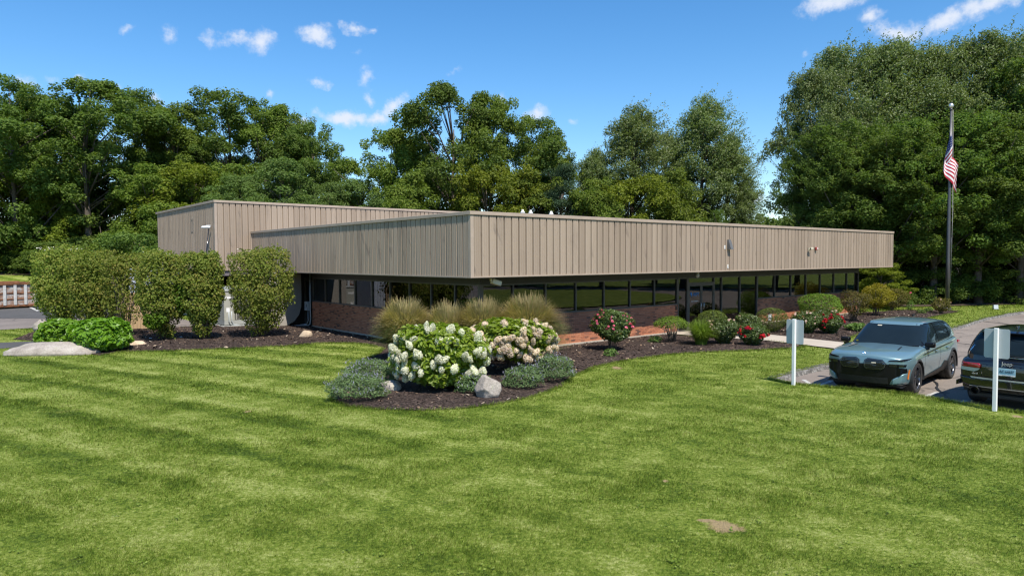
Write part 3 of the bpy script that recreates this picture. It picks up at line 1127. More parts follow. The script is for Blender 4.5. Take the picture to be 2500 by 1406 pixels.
bbox('foundation', WU0 - .036, WU0 + .005, WU0 + .007, WV1, -.2, .075, m_conc)
BL_, BH_, JT = .1940, .0585, .0096
brick_me = box_mesh('brick', 0, BL_, 0, .03, 0, BH_, m_brick, .003)
rest = {'a': [], 'b': [], 'c': []}
single = 0
rgb = random.Random(4)
for key, u0, u1 in (('a', WU0, WU1), ('b', WU2, WU3), ('c', WU0, WV1)):
    for c in range(18):
        z = .002 + c * .0681
        x = u0 - (0 if c % 2 == 0 else .1016)
        while x < u1 - .02:
            a, b = max(x, u0 + .001), min(x + BL_, u1 - .002)
            if b - a > .03:
                pj = rgb.uniform(-.0015, .0015)
                if key == 'a' and single < 300 and 3.95 < a and b < 7.45 and b - a > .19:
                    part('brick', brick_me, bld, loc=(a, REC + pj, z))
                    single += 1
                else:
                    rest[key].append((a, b, z, pj))
            x += .2032
for key, lst in rest.items():
    A = np.array(lst)
    n = len(A)
    q = np.array([[0, 0, 0], [1, 0, 0], [1, 1, 0], [0, 1, 0], [0, 0, 1], [1, 0, 1], [1, 1, 1], [0, 1, 1]], float)
    X = A[:, 0:1] + (A[:, 1:2] - A[:, 0:1]) * q[None, :, 0]
    Y = REC + A[:, 3:4] + .03 * q[None, :, 1]
    Z = A[:, 2:3] + BH_ * q[None, :, 2]
    V = np.stack([X, np.broadcast_to(Y, X.shape), Z], -1) if key != 'c' else np.stack([np.broadcast_to(Y, X.shape), X, Z], -1)
    qf = np.array([[0, 1, 5, 4], [1, 2, 6, 5], [2, 3, 7, 6], [3, 0, 4, 7], [4, 5, 6, 7], [3, 2, 1, 0]])
    F = (np.arange(n)[:, None, None] * 8 + qf[None]).reshape(-1, 4)
    tag(part('brickwork', np_mesh('brickwork', V.reshape(-1, 3), F, m_brick), bld), kind='stuff')

# windows -------------------------------------------------------------------
ZF = ZSILL + .001


def glazing(along, stops, z0, z1, prefix='window'):
    """a row of panes between mullions; along = 'u' (front) or 'v' (side)"""
    def bx(name, a0, a1, d0, d1, za, zb, mat, parent=None):
        if along == 'u':
            return bbox(name, a0, a1, REC + d0, REC + d1, za, zb, mat, parent)
        return bbox(name, REC + d0, REC + d1, a0, a1, za, zb, mat, parent)
    fr = bx(prefix + '_sill', stops[0], stops[-1], -.012, .10, z0, z0 + .05, m_frame)
    bx(prefix + '_head', stops[0], stops[-1], .0, .10, z1 - .045, z1 - .001, m_frame)
    for i, s in enumerate(stops):
        bx('mullion', s - .03, s + .03, -.008, .105, z0 + .0505, z1 - .0455, m_frame)
    for a, b in zip(stops[:-1], stops[1:]):
        bx('pane', a + .031, b - .031, .045, .057, z0 + .051, z1 - .046, m_glass)


def blinds(along, a, b, z0, z1, cover=1.0, gap=.085, tilt=.5, dens=1.0):
    V, F = [], []
    x = a + .05
    rg = random.Random(int(a * 100))
    while x < a + .05 + (b - a - .1) * cover:
        w = .045
        ca, sa = math.cos(tilt), math.sin(tilt)
        ps = [(x - w * ca, .22 - w * sa), (x + w * ca, .22 + w * sa)]
        o = len(V)
        for (q, d) in ps:
            for z in (z0, z1):
                V.append((q, REC + d, z) if along == 'u' else (REC + d, q, z))
        F.append((o, o + 1, o + 3, o + 2))
        x += gap * (1 if rg.random() < dens else 2)
    if F:
        part('blind', py_mesh('blind', V, F, m_blind), bld)


MR = [REC + .1] + [REC + 1.44 + 1.535 * k for k in range(7)]
MR[-1] = WU1 - .03
glazing('u', MR, ZF, ZHEAD)
for i, (cv, tl, de) in enumerate(((.8, .2, 1), (1, .15, 1), (1, .9, .8), (.9, .9, .8), (1, .75, .9), (1, .35, 1), (.8, .1, 1))):
    blinds('u', MR[i], MR[i + 1], ZF, ZHEAD, cv, tilt=tl, dens=de)
MR2 = [WU2 + .03, REC + 18.52, REC + 20.08, REC + 21.62, REC + 23.16, REC + 24.70, REC + 26.24, WU3 - .03]
glazing('u', MR2, ZF, ZHEAD)
for i in (1, 3, 6):
    blinds('u', MR2[i], MR2[i + 1], ZF, ZHEAD, .5, tilt=1.2, dens=.8)
ML = [REC + .1] + [REC + x for x in (1.5, 3.03, 4.56, 6.05, 7.55, 9.09, 10.6, 12.07, 13.42)]
glazing('v', ML, ZF, ZHEAD)
for i, (cv, tl, de) in enumerate(((0, 1, 1), (1, 1.2, .8), (1, 1.1, .9), (1, 1.0, .9), (1, .5, 1), (.8, .4, 1), (.9, .3, 1), (.5, 1, 1), (.7, .2, 1))):
    if cv:
        blinds('v', ML[i], ML[i + 1], ZF, ZHEAD, cv, tilt=tl, dens=de)
# corner post
bbox('corner_post', REC - .01, REC + .1, REC - .01, REC + .1, ZSILL, ZHEAD, m_frame)
# entrance glazing, floor to header
EN = [WU1 + .03, REC + 11.36, REC + 11.42, REC + 13.34, REC + 13.94, REC + 15.43, WU2 - .03]
for a, b in ((EN[0], EN[1]), (EN[3] + .06, EN[4]), (EN[4], EN[5]), (EN[5], EN[6])):
    bbox('sidelight', a + .031, b - .031, REC + .045, REC + .057, .10, ZHEAD - .04, m_glass)
    bbox('threshold', a + .031, b - .031, REC + .0, REC + .1, .0, .099, m_frame)
for s in EN:
    bbox('mullion', s - .03, s + .03, REC - .012, REC + .105, 0, ZHEAD, m_frame)
bbox('entrance_head', EN[0] + .031, EN[-1] - .031, REC + .002, REC + .1, ZHEAD - .039, ZHEAD - .001, m_frame)
D0, D1 = EN[2] + .031, EN[3] - .031
DM = (D0 + D1) / 2
bbox('transom', D0, D1, REC + .045, REC + .057, 2.16, ZHEAD - .04, m_glass)
bbox('door_head', D0, D1, REC - .01, REC + .1, 2.09, 2.159, m_frame)
m_steel = smat('brushed_steel', (.55, .55, .54), .3, metal=1.0, var=.05)
m_blue = smat('blue_vinyl', (.008, .20, .52), .5, var=.05)
m_white = smat('white_vinyl', (.8, .8, .8), .5, var=.04)
for a, b, hs in ((D0 + .004, DM - .006, 1), (DM + .006, D1 - .004, -1)):
    dr = bbox('door', a, a + .07, REC, REC + .05, .03, 2.085, m_frame)
    part('door_rail', boxes_mesh('door_rail', [(b - .07, b, REC, REC + .05, .03, 2.085), (a + .071, b - .071, REC, REC + .05, 2.0, 2.085), (a + .071, b - .071, REC, REC + .05, .03, .16)], m_frame), dr)
    part('door_pane', box_mesh('door_pane', a + .071, b - .071, REC + .02, REC + .03, .161, 1.999, m_glass), dr)
    hx = (b - .10) if hs == 1 else (a + .10)
    part('handle', tubes_mesh('handle', [([(hx, REC - .002, .95), (hx, REC - .06, .98), (hx, REC - .06, 1.22), (hx, REC - .002, 1.25)], .014)], m_steel, 6), dr)
    if hs == 1:
        cx_ = (a + b) / 2
        lt = part('lettering', text_mesh('lettering', 'WPT', .235, m_blue, .002, .25, .88), dr, loc=(cx_ + .08, REC + .012, 1.62), rot=(math.pi / 2, 0, 0))
        bolt = [(-.30, .10), (-.19, .10), (-.22, .02), (-.16, .02), (-.26, -.12), (-.24, -.02), (-.31, -.01)]
        me = prism_mesh('emblem', bolt, 0, .003, m_blue)
        part('emblem', me, dr, loc=(cx_ - .02, REC + .012, 1.62), rot=(math.pi / 2, 0, 0))
        part('lettering', boxes_mesh('lettering', [(cx_ - .28 + k * .036, cx_ - .28 + k * .036 + w, REC + .008, REC + .012, 1.318, 1.337) for k, w in enumerate((.024, .03, .02, .028, .024, .03, .03, .022, .03, .026, .03, .02, .028, .03, .022))], m_white), dr)
bbox('card_reader', WU1 - .16, WU1 - .075, REC - .035, REC - .004, 1.0, 1.17, m_dark)
# interior
bbox('interior_floor', WU0 + .3, WU3 - .3, WU0 + .26, LL - .5, -.05, .02, m_carpet)
bbox('interior_wall', WU0 + 3.6, WU3 - .5, WU0 + 4.2, WU0 + 4.35, .02, 2.6, m_inner)
bbox('interior_wall', WU0 + 3.6, WU0 + 3.75, WU0 + 4.36, LL - .6, .02, 2.6, m_inner)
bbox('side_wall', REC, REC + .24, WV1 + .9, LL + .1, 0, ZLO - .07, m_soffit)
bbox('recess_shade_panel', REC + .10, REC + .16, WV1 + .005, WV1 + .895, 0, 2.2, m_dark)  # dark panel standing in for the shade of the recess past the brick

# fixtures fixed to the building -----------------------------------------------
def bw(u, v, z):
    p_ = BC + BR * u + BL * v
    return (p_.x, p_.y, z)


m_fix_grey = smat('fixture_grey', (.12, .12, .12), .45)
m_cream = smat('fixture_cream', (.60, .55, .42), .5)
m_redp = smat('fixture_red', (.32, .06, .045), .5)
m_lens = smat('lens_black', (.01, .01, .012), .1, coat=.5)
t = thing('wall_lamp', 'dark grey wedge shaped wall lamp on the tan fascia above the entrance', 'wall lamp', bw(13.64, -.062, 3.62), BYAW)
bm = bmesh.new()
vs = [bm.verts.new(c) for c in ((-.10, 0, 0), (.10, 0, 0), (.10, -.20, 0), (-.10, -.20, 0), (-.09, 0, .40), (.09, 0, .40), (.08, -.07, .40), (-.08, -.07, .40))]
for f in ((0, 1, 2, 3), (4, 5, 6, 7), (0, 1, 5, 4), (1, 2, 6, 5), (2, 3, 7, 6), (3, 0, 4, 7)):
    bm.faces.new([vs[i] for i in f])
part('housing', bm_mesh('housing', bm, m_fix_grey), t)
part('lens', box_mesh('lens', -.08, .08, -.18, -.03, -.02, -.001, smat('frosted_lens', (.6, .6, .58), .3)), t)
for (u, z, lab) in ((13.36, 3.62, 'small white plate beside the wall lamp on the fascia'), (13.60, 2.80, 'small white plate low on the fascia under the wall lamp')):
    t = thing('wall_plate', lab, 'wall plate', bw(u, -.0625, z), BYAW, 'white plates on the fascia')
    part('plate', box_mesh('plate', -.035, .035, -.02, 0, 0, .15, m_white, .004), t)
    part('knockout', box_mesh('knockout', -.02, .02, -.024, -.0205, .06, .11, m_cream), t)
t = thing('security_camera', 'cream box camera on a bracket on the fascia near its right end', 'camera', bw(20.45, -.0625, 3.60), BYAW)
part('bracket', boxes_mesh('bracket', [(-.03, .03, -.05, 0, -.05, .12), (-.02, .02, -.14, -.051, .0, .04)], m_cream), t)
part('camera_body', box_mesh('camera_body', -.13, .09, -.23, -.13, .03, .13, m_cream, .015), t)
part('lens', box_mesh('lens', -.15, -.131, -.21, -.16, .05, .11, m_lens), t)
t = thing('alarm_siren', 'red alarm siren box on the fascia beside the cream camera', 'siren', bw(21.14, -.0625, 3.60), BYAW)
part('siren_box', box_mesh('siren_box', -.07, .07, -.10, 0, 0, .15, m_redp, .02), t)
part('strobe', box_mesh('strobe', -.035, .035, -.14, -.101, .03, .12, smat('strobe_lens', (.7, .6, .6), .2), .012), t)
t = thing('dome_camera', 'small cream dome camera hanging from the eave over the glass doors', 'camera', bw(11.9, .25, ZLO - .06), BYAW)
part('mount', lathe_mesh('mount', [(.001, 0), (.075, 0), (.075, -.04), (.05, -.05), (.04, -.09), (.001, -.09)], m_cream, 14), t)
part('dome', lathe_mesh('dome', [(.085, -.09), (.088, -.13), (.07, -.18), (.04, -.205), (.001, -.215)], smat('dome_cover', (.35, .32, .25), .15), 14), t)
t = thing('flood_light', 'cream floodlight tucked under the eave near the building corner', 'floodlight', bw(1.15, .35, ZLO - .06), BYAW)
part('arm', box_mesh('arm', -.14, -.08, -.04, .04, -.10, 0, m_cream, .008), t)
part('lamp_head', box_mesh('lamp_head', -.16, .20, -.09, .09, -.08, .08, m_cream, .02), t, loc=(.08, 0, -.14), rot=(0, .28, 0))
m_vent = smat('vent_white', (.8, .8, .78), .5, var=.05)
for k, (px_, lab) in enumerate(((2.62, 'white roof vent cap nearest the building corner, above the fascia'), (2.98, 'middle one of the three white roof vent caps'), (3.93, 'white roof vent cap standing apart to the right of the other two'))):
    t = thing('roof_vent', lab, 'roof vent', bw(px_, .62, 4.38), BYAW, 'white roof vents')
    part('stack', lathe_mesh('stack', [(.001, 0), (.05, 0), (.05, .42), (.001, .42)], m_vent, 10), t)
    part('cap', lathe_mesh('cap', [(.001, .40), (.085, .40), (.07, .44), (.04, .46), (.04, .51), (.001, .52)], m_vent, 12), t)

# ------------------------------------------------------------------ street furniture, plant and stones
m_galv = smat('galvanised_sign', (.42, .46, .48), .38, metal=.0, var=.05)
m_postw = smat('white_post', (.78, .78, .76), .45, var=.05)
for k, (pos_, hgt, lab) in enumerate((((7.08, 17.67), 1.66, 'blank grey sign back on a white post in front of the blue-green car'), ((10.00, 14.53), 1.72, 'blank grey sign back on a white post in front of the black car'))):
    t = thing('parking_sign', lab, 'sign', (pos_[0], pos_[1], float(hz(pos_[0], pos_[1]))), BYAW, 'parking signs along the lawn edge')
    part('post', box_mesh('post', -.038, .038, -.038, .038, -.2, hgt, m_postw, .006), t)
    w, h = .228, .61
    poly = []
    for cx_, cy_, a0 in ((w - .04, h - .04, 0), (-w + .04, h - .04, 90), (-w + .04, .04, 180), (w - .04, .04, 270)):
        for j in range(4):
            a = R_(a0 + j * 30)
            poly.append((cx_ + .04 * math.cos(a), cy_ + .04 * math.sin(a)))
    part('sign_plate', prism_mesh('sign_plate', poly, 0, .006, m_galv), t, loc=(.039, 0, hgt - .625), rot=(math.pi / 2, 0, math.pi / 2))

# flagpole and flag
FP = (26.49, 42.91)
m_pole = smat('bronze_pole', (.11, .108, .115), .35, metal=.5, var=.1)
m_ball = smat('silver_ball', (.75, .74, .70), .25, metal=.7, var=.04)
t = thing('flagpole', 'tall dark bronze flagpole with a pale ball on top at the edge of the drive', 'flagpole', (FP[0], FP[1], .05))
part('pole', tubes_mesh('pole', [([(0, 0, -.1), (0, 0, 3), (0, 0, 8), (0, 0, 12.05)], [.125, .115, .085, .05])], m_pole, 14), t)
part('ball', lathe_mesh('ball', [(.001, 0), (.07, .02), (.125, .09), (.14, .16), (.125, .23), (.07, .30), (.001, .32)], m_ball, 14), t, loc=(0, 0, 12.1))
part('truck', lathe_mesh('truck', [(.001, 0), (.08, 0), (.08, .08), (.03, .12), (.001, .12)], m_pole, 10), t, loc=(0, 0, 12.0))
part('halyard', tubes_mesh('halyard', [([(.14, -.06, 1.6), (.16, -.1, 6), (.08, -.05, 12.0)], .012)], smat('rope', (.5, .48, .44), .8), 5), t)
part('cleat', box_mesh('cleat', .13, .19, -.05, .05, 4.05, 4.35, m_fix_grey, .01), t)
part('base_plate', lathe_mesh('base_plate', [(.001, .12), (.2, .12), (.24, .03), (.24, -.05), (.001, -.05)], m_pole, 14), t)
m_fr = smat('flag_red', (.42, .016, .035), .7, var=.06)
m_fw = smat('flag_white', (.80, .80, .80), .7, var=.03)
m_fb = smat('flag_blue', (.018, .030, .13), .7, var=.06)
ns, ntt = 60, 52
V, F, MI = [], [], []
for i in range(ns + 1):
    s = i / ns
    for j in range(ntt + 1):
        q = j / ntt
        lat = -.42 * math.sin(math.pi * min(1, s * 1.35)) * (.35 + .65 * q ** .6) + .36 * float(sstep(.5, 1.0, s)) - .03
        dep = -.17 - .13 * math.sin(9 * s + 3.0 * q) - .05 * math.sin(21 * s)
        z = 10.75 - q * 1.75 * (1 - .10 * s) - (s ** .9) * 2.15 + .08 * math.sin(7 * s + 4 * q)
        V.append((lat, dep, z))
for i in range(ns):
    for j in range(ntt):
        a = i * (ntt + 1) + j
        F.append((a, a + 1, a + ntt + 2, a + ntt + 1))
        s, q = (i + .5) / ns, (j + .5) / ntt
        if s < .4 and q < 7 / 13:
            MI.append(1 if (i % 4 == 1 and j % 4 == 1) else 2)
        else:
            MI.append(0 if int(q * 13) % 2 == 0 else 1)
fm = py_mesh('flag', V, F, None, True)
for m in (m_fr, m_fw, m_fb):
    fm.materials.append(m)
fm.polygons.foreach_set('material_index', MI)
fl = part('flag', fm, loc=(FP[0], FP[1], .05), rot=(0, 0, -.1))
tag(fl, 'red, white and blue striped flag hanging limp from the flagpole', 'flag')

# ground spot light near the trees
t = thing('ground_spotlight', 'small pale ground spotlight box in the grass at the tree edge', 'spotlight', (*(29.76, 43.39), .02), BYAW + .5)
part('housing', prism_mesh('housing', [(-.22, 0), (.22, 0), (.16, .22), (-.12, .26)], -.12, .12, m_galv, .01), t, rot=(math.pi / 2, 0, 0))
part('stake', box_mesh('stake', -.04, .04, -.04, .04, -.2, .0, m_fix_grey), t)

# small white notice in the bed
t = thing('bed_sign', 'small white notice board standing among the roses by the entrance', 'sign', (*bl(15.6, -.9), .05), BYAW)
part('board', box_mesh('board', -.13, .13, -.01, .01, .42, .70, m_white, .004), t)
part('stake', box_mesh('stake', -.015, .015, .0105, .03, -.1, .6, m_fix_grey), t)

# air conditioning plant under the side eave
m_acb = smat('unit_beige', (.37, .37, .32), .5, var=.06)
m_acg = smat('unit_grey', (.34, .35, .33), .5, var=.08)
m_coil = smat('coil_fins', (.13, .125, .115), .6, metal=.3, var=.2, scale=30)
t = thing('air_conditioner', 'large beige air conditioning unit with louvred side behind the right hand hedge shrubs', 'air conditioner', bw(-2.03, 17.30, .03), BYAW)
part('pad', box_mesh('pad', -.12, 2.95, -.12, 2.0, -.06, .06, m_acg, .02), t)
part('base_frame', box_mesh('base_frame', .0, 2.72, .0, 1.7, .09, .30, m_acg, .01), t)
part('casing', boxes_mesh('casing', [(.0, .50, .0, 1.7, .301, 1.70), (.501, 2.72, .08, 1.7, .301, 1.70)], m_acb, .012), t)
part('top_cover', box_mesh('top_cover', -.03, 2.75, -.03, 1.73, 1.701, 1.78, m_acg, .012), t)
part('coil', box_mesh('coil', .52, 2.70, .05, .079, .34, 1.66, m_coil), t)
for k in range(8):
    part('guard_bar', box_mesh('guard_bar', .56 + k * .295, .595 + k * .295, .012, .049, .34, 1.66, m_acb), t)
for k in range(2):
    part('fan_ring', lathe_mesh('fan_ring', [(.50, 0), (.50, .14), (.46, .14), (.46, 0)], m_acg, 24), t, loc=(.75 + k * 1.2, .85, 1.781))
    part('fan_guard', tubes_mesh('fan_guard', [([(r_ * math.cos(a), r_ * math.sin(a), .12) for a in [i * math.pi / 10 for i in range(21)]], .008) for r_ in (.12, .24, .36, .45)], m_fix_grey, 4), t, loc=(.75 + k * 1.2, .85, 1.781))
part('name_label', box_mesh('name_label', .05, .40, -.006, -.001, 1.36, 1.46, m_white), t)
part('name_label', box_mesh('name_label', .10, .26, -.006, -.001, .72, .92, m_white), t)
part('conduit', tubes_mesh('conduit', [([(.2 + k * .13, -.06, .75), (.2 + k * .13, -.06, .28), (.28 + k * .13, -.07, .12), (.6 + k * .13, -.08, .04), (2.6, -.09 - .05 * k, .04), (3.3, -.2 - .05 * k, .05)], .022) for k in range(2)], m_galv, 6), t)
# curved plenum between the unit and the wall
t = thing('duct_plenum', 'dull beige duct panel with a rounded lower corner hanging under the side eave', 'duct', bw(0, 15.5, 0), BYAW)
poly = [(-.65, 2.66), (-.65, .06), (.10, .06), (.42, .12), (.72, .30), (.95, .58), (1.06, .95), (1.08, 1.4), (1.08, 2.66)]
part('casing', prism_mesh('casing', poly, -1.3, 0, smat('duct_paint', (.34, .31, .27), .7, var=.06)), t, rot=(math.pi / 2, 0, 0))
part('flange', box_mesh('flange', -.70, 1.12, -.03, 1.36, 2.60, 2.64, m_acg), t)
# meter box and conduits on the side wall
t = thing('meter_box', 'grey electrical box with conduits on the shaded brick side wall', 'electrical box', bw(REC - .005, 15.05, 0), BYAW)
part('enclosure', box_mesh('enclosure', -.18, -.0, .03, .36, .78, 1.22, m_galv, .01), t)
part('handle', box_mesh('handle', -.205, -.181, .06, .09, .95, 1.1, m_fix_grey), t)
part('conduit', tubes_mesh('conduit', [([(-.08, -.12, 2.62), (-.08, -.12, .35), (-.09, -.10, .16), (-.14, .0, .07), (-.45, .4, .06), (-1.2, 1.6, .06)], .03), ([(-.08, .16, .79), (-.08, .16, .30), (-.12, .22, .12), (-.3, .6, .08)], .02)], m_galv, 8), t)

# leaning yard lamp behind the hedge
t = thing('yard_lamp', 'white tubular lamp head on a thin leaning dark pole behind the hedge', 'lamp', (-15.75, 35.6, 0))
part('pole', tubes_mesh('pole', [([(0, 0, -.1), (.22, 0, 2.4), (.52, 0, 4.86)], [.035, .03, .022])], m_lens, 8), t)
part('lamp_head', tubes_mesh('lamp_head', [([(.60, 0, 4.90), (.45, 0, 4.91), (.20, 0, 4.90), (.16, 0, 4.89)], [.055, .06, .065, .05])], m_white, 10), t)
part('bracket', box_mesh('bracket', .40, .62, -.05, .05, 4.96, 5.0, m_white, .01), t)

# tan board fence and a pale cabinet glimpsed behind the hedge
m_board = smat('tan_boards', (.42, .29, .16), .8, var=.15, scale=2)
t = thing('board_fence', 'tan upright board fence seen through the hedge stems', 'fence', (-18.6, 32.55, 0), .30)
fb = box_mesh('board', 0, .135, -.012, .012, .06, 1.75, m_board, .004)
for k in range(13):
    part('board', fb, t, loc=(k * .142, 0, (k % 3) * .006))
part('rail', boxes_mesh('rail', [(-.02, 1.86, .0125, .06, .35, .45), (-.02, 1.86, .0125, .06, 1.35, 1.45)], m_board), t)
part('post', boxes_mesh('post', [(-.06, .03, .061, .15, -.2, 1.8), (1.82, 1.91, .061, .15, -.2, 1.8)], m_board), t)
m_cab = smat('pale_blue_steel', (.40, .44, .52), .5, var=.06)
t = thing('storage_cabinet', 'pale blue-grey steel cabinet glimpsed behind the hedge above the board fence', 'cabinet', (-18.3, 33.7, 0), .30)
part('body', box_mesh('body', 0, 1.5, 0, 1.1, .08, 2.85, m_cab, .02), t)
for k in range(6):
    part('rib', box_mesh('rib', .1 + k * .25, .16 + k * .25, -.03, -.0005, .12, 2.8, m_cab, .008), t)
part('plinth', box_mesh('plinth', .05, 1.45, .05, 1.05, -.05, .079, m_fix_grey), t)

# rusty roll-off container
m_rust, nt, p = new_mat('rusty_steel')
pos = worldpos(nt)
nt.links.new(ramp(nt, noise(nt, pos, 2.2, 6, .65), [(.3, (.085, .035, .018)), (.5, (.21, .085, .035)), (.7, (.32, .16, .08))]), p.inputs['Base Color'])
p.inputs['Roughness'].default_value = .9
m_cpan, nt, p = new_mat('weathered_panel')
pos = worldpos(nt)
mp = nt.nodes.new('ShaderNodeMapping')
mp.inputs['Scale'].default_value = (1, 1, 2.0)
nt.links.new(pos, mp.inputs['Vector'])
nt.links.new(ramp(nt, noise(nt, mp.outputs[0], 2.4, 6, .7), [(.38, (.20, .075, .03)), (.5, (.30, .23, .19)), (.62, (.43, .41, .39))]), p.inputs['Base Color'])
p.inputs['Roughness'].default_value = .85
m_crib = smat('worn_white_steel', (.50, .49, .47), .7, var=.25, scale=4)
CA = Vector((-33.3, 49.4))
CD = (Vector((-36.6, 43.6)) - CA).normalized()
t = thing('roll_off_container', 'rusty white-ribbed steel roll-off container on the yard at the left edge', 'container', (CA.x, CA.y, .02), math.atan2(CD.y, CD.x))
LEN = 6.7
part('side_panel', box_mesh('side_panel', 0, LEN, .05, .09, .25, 1.62, m_cpan), t)
part('side_panel', box_mesh('side_panel', 0, LEN, -2.35, -2.31, .25, 1.62, m_cpan), t)
part('end_panel', boxes_mesh('end_panel', [(0, .05, -2.30, .049, .25, 1.62), (LEN - .05, LEN, -2.30, .049, .25, 1.62)], m_cpan), t)
part('floor', box_mesh('floor', .051, LEN - .051, -2.30, .049, .25, .30, m_rust), t)
part('top_rail', boxes_mesh('top_rail', [(-.03, LEN + .03, .02, .20, 1.621, 1.82), (-.03, LEN + .03, -2.40, -2.28, 1.621, 1.82)], m_rust, .015), t)
part('side_rail', box_mesh('side_rail', 0, LEN, .091, .13, .62, .70, m_rust), t)
part('side_rail', box_mesh('side_rail', 0, LEN, .091, .13, 1.02, 1.10, m_rust), t)
part('bottom_rail', box_mesh('bottom_rail', -.02, LEN + .02, .0, .19, .12, .249, m_rust, .01), t)
rib = box_mesh('rib', 0, .17, .131, .22, .25, 1.60, m_crib, .01)
for k in range(11):
    part('rib', rib, t, loc=(.06 + k * .645, 0, 0))
for k in (.4, LEN - .6):
    part('roller', tubes_mesh('roller', [([(k, -2.2, .1), (k, .05, .1)], .1)], m_rust, 10), t)

# stones --------------------------------------------------------------------
m_stone, nt, p = new_mat('granite')
pos = objpos(nt)
c0 = ramp(nt, noise(nt, pos, 1.6, 6, .65), [(.3, (.24, .205, .175)), (.55, (.37, .325, .285)), (.75, (.46, .42, .38))])
c1 = ramp(nt, noise(nt, pos, 26, 4, .7), [(.32, (.72, .71, .70)), (.6, (1.1, 1.1, 1.08))])
lich = nt.nodes.new('ShaderNodeMapRange')
lich.inputs['From Min'].default_value = .62
lich.inputs['From Max'].default_value = .70
lich.inputs['To Max'].default_value = .4
nt.links.new(noise(nt, pos, 2.7, 3), lich.inputs['Value'])
nt.links.new(mixc(nt, lich.outputs[0], mixc(nt, 1.0, c0, c1, 'MULTIPLY'), (.38, .40, .22)), p.inputs['Base Color'])
p.inputs['Roughness'].default_value = .9
bump(nt, p, noise(nt, pos, 9, 6, .65), .8, .05)
m_stone2 = smat('tan_stone', (.48, .37, .26), .9, var=.3, scale=4, bmp=.6, bscale=20)


def boulder(label, loc, rx, ry, rz, seed, rot=0.0, mat=None, flat=.35, ang=.0, name='boulder', cat='boulder', group=None, sink=.25):
    rg = np.random.default_rng(seed)
    bm = bmesh.new()
    bmesh.ops.create_icosphere(bm, subdivisions=4, radius=1.0)
    pl = rg.normal(size=(9, 3))
    pl /= np.linalg.norm(pl, axis=1)[:, None]
    pd = rg.uniform(.62, .9, 9)
    ph = rg.uniform(0, 6, 6)
    for v in bm.verts:
        c = np.array(v.co)
        if ang > 0:
            for n_, d_ in zip(pl, pd):
                k = c @ n_ - d_
                if k > 0:
                    c = c - n_ * k * ang
        w = .06 * math.sin(3 * c[0] + ph[0]) + .05 * math.sin(4 * c[1] + ph[1] + 2 * c[2]) + .03 * math.sin(9 * c[0] + 5 * c[1] + ph[2]) + .02 * math.sin(13 * c[2] + 7 * c[1] + ph[3])
        c = c * (1 + w)
        v.co = Vector((c[0] * rx, c[1] * ry, c[2] * rz))
    me = bm_mesh(name, bm, mat or m_stone, True)
    o = part(name, me, loc=(loc[0], loc[1], rz * (1 - sink * 2) + float(hz(loc[0], loc[1]))), rot=(0, 0, rot))
    return tag(o, label, cat, group)


boulder('long low pale granite boulder lying at the lawn edge below the bright green bush', (-16.07, 24.57), 1.72, .60, .34, 3, .06, sink=.44)
boulder('angular light grey boulder in the flower island beside the white hydrangea', (-0.57, 16.34), .34, .26, .33, 8, .4, ang=.95, sink=.12)
boulder('low rounded grey stone between the lavender clump and the white hydrangea', (-3.02, 17.27), .30, .24, .17, 12, .2, ang=.5, sink=.2)
boulder('cream coloured stone alone on the mulch right of the hedge', (-8.60, 29.39), .34, .2, .2, 15, .5, m_stone2, ang=.8, sink=.2, name='stone', cat='stone')
boulder('flat tan stone peeking out right of the bright green bush', (-14.38, 26.58), .50, .28, .16, 18, .2, m_stone2, ang=.8, sink=.25, name='stone', cat='stone')
boulder('dark rounded stone in shade left of the bright green bush', (-21.55, 32.32), .42, .34, .34, 21, .3, ang=.3, sink=.2, name='stone', cat='stone')
# scraps of pale debris on the mulch
rgd = random.Random(9)
for k, (px_, lab) in enumerate((((-14.87, 28.91), 'pale scrap of stone on the mulch between hedge trunks'), ((-13.43, 26.42), 'small white pebble on mulch in front of the third hedge shrub'), ((-13.80, 29.31), 'pale pebble beside the shadow of the hedge'), ((-10.56, 25.94), 'small whitish stone near the bed edge under the largest hedge shrub'), ((5.14, 25.35), 'white pebble on the mulch in front of the pink rose bed'))):
    boulder(lab, px_, .09, .06, .05, 30 + k, rgd.uniform(0, 3), m_stone2 if k % 2 else m_white, ang=.8, sink=.1, name='pebble', cat='pebble', group='pale pebbles on the mulch')

# ------------------------------------------------------------------ foliage builders


def unit(a):
    return a / np.maximum(np.linalg.norm(a, axis=-1, keepdims=True), 1e-9)


def leaf_cards(P, N, L, W, rg, fold=.18, tdir=None):
    """one folded, pointed leaf face per point"""
    n = len(P)
    N = unit(N)
    r = rg.normal(size=(n, 3)) if tdir is None else tdir + rg.normal(size=(n, 3)) * .35
    T = unit(np.cross(N, r)) if tdir is None else unit(r - N * np.sum(r * N, -1, keepdims=True))
    B = np.cross(N, T)
    L = (np.asarray(L) * rg.uniform(.7, 1.3, n))[:, None]
    W = (np.asarray(W) * rg.uniform(.7, 1.3, n))[:, None]
    V = np.stack([P - T * L * .5, P + B * W * .5 + N * W * fold - T * L * .06, P + T * L * .5 - N * L * .1, P - B * W * .5 + N * W * fold - T * L * .06], 1)
    return V.reshape(-1, 3), np.arange(4 * n).reshape(-1, 4)


def rdir(rg, n):
    return unit(rg.normal(size=(n, 3)))


PROF = {
    'oak': lambda h: np.clip(np.sin(np.pi * np.clip(.12 + .84 * h, 0, 1)), 0, 1) ** .55,
    'oval': lambda h: np.clip(np.sin(np.pi * np.clip(.10 + .86 * h, 0, 1)), 0, 1) ** .8,
    'tall': lambda h: np.clip(1.15 * (1 - h) ** .55 * (h + .25) ** .25, 0, 1),
    'cone': lambda h: np.clip((1 - h) ** .8 + .04, 0, 1),
    'bush': lambda h: np.clip(1 - h ** 2.2, 0, 1) ** .6,
}


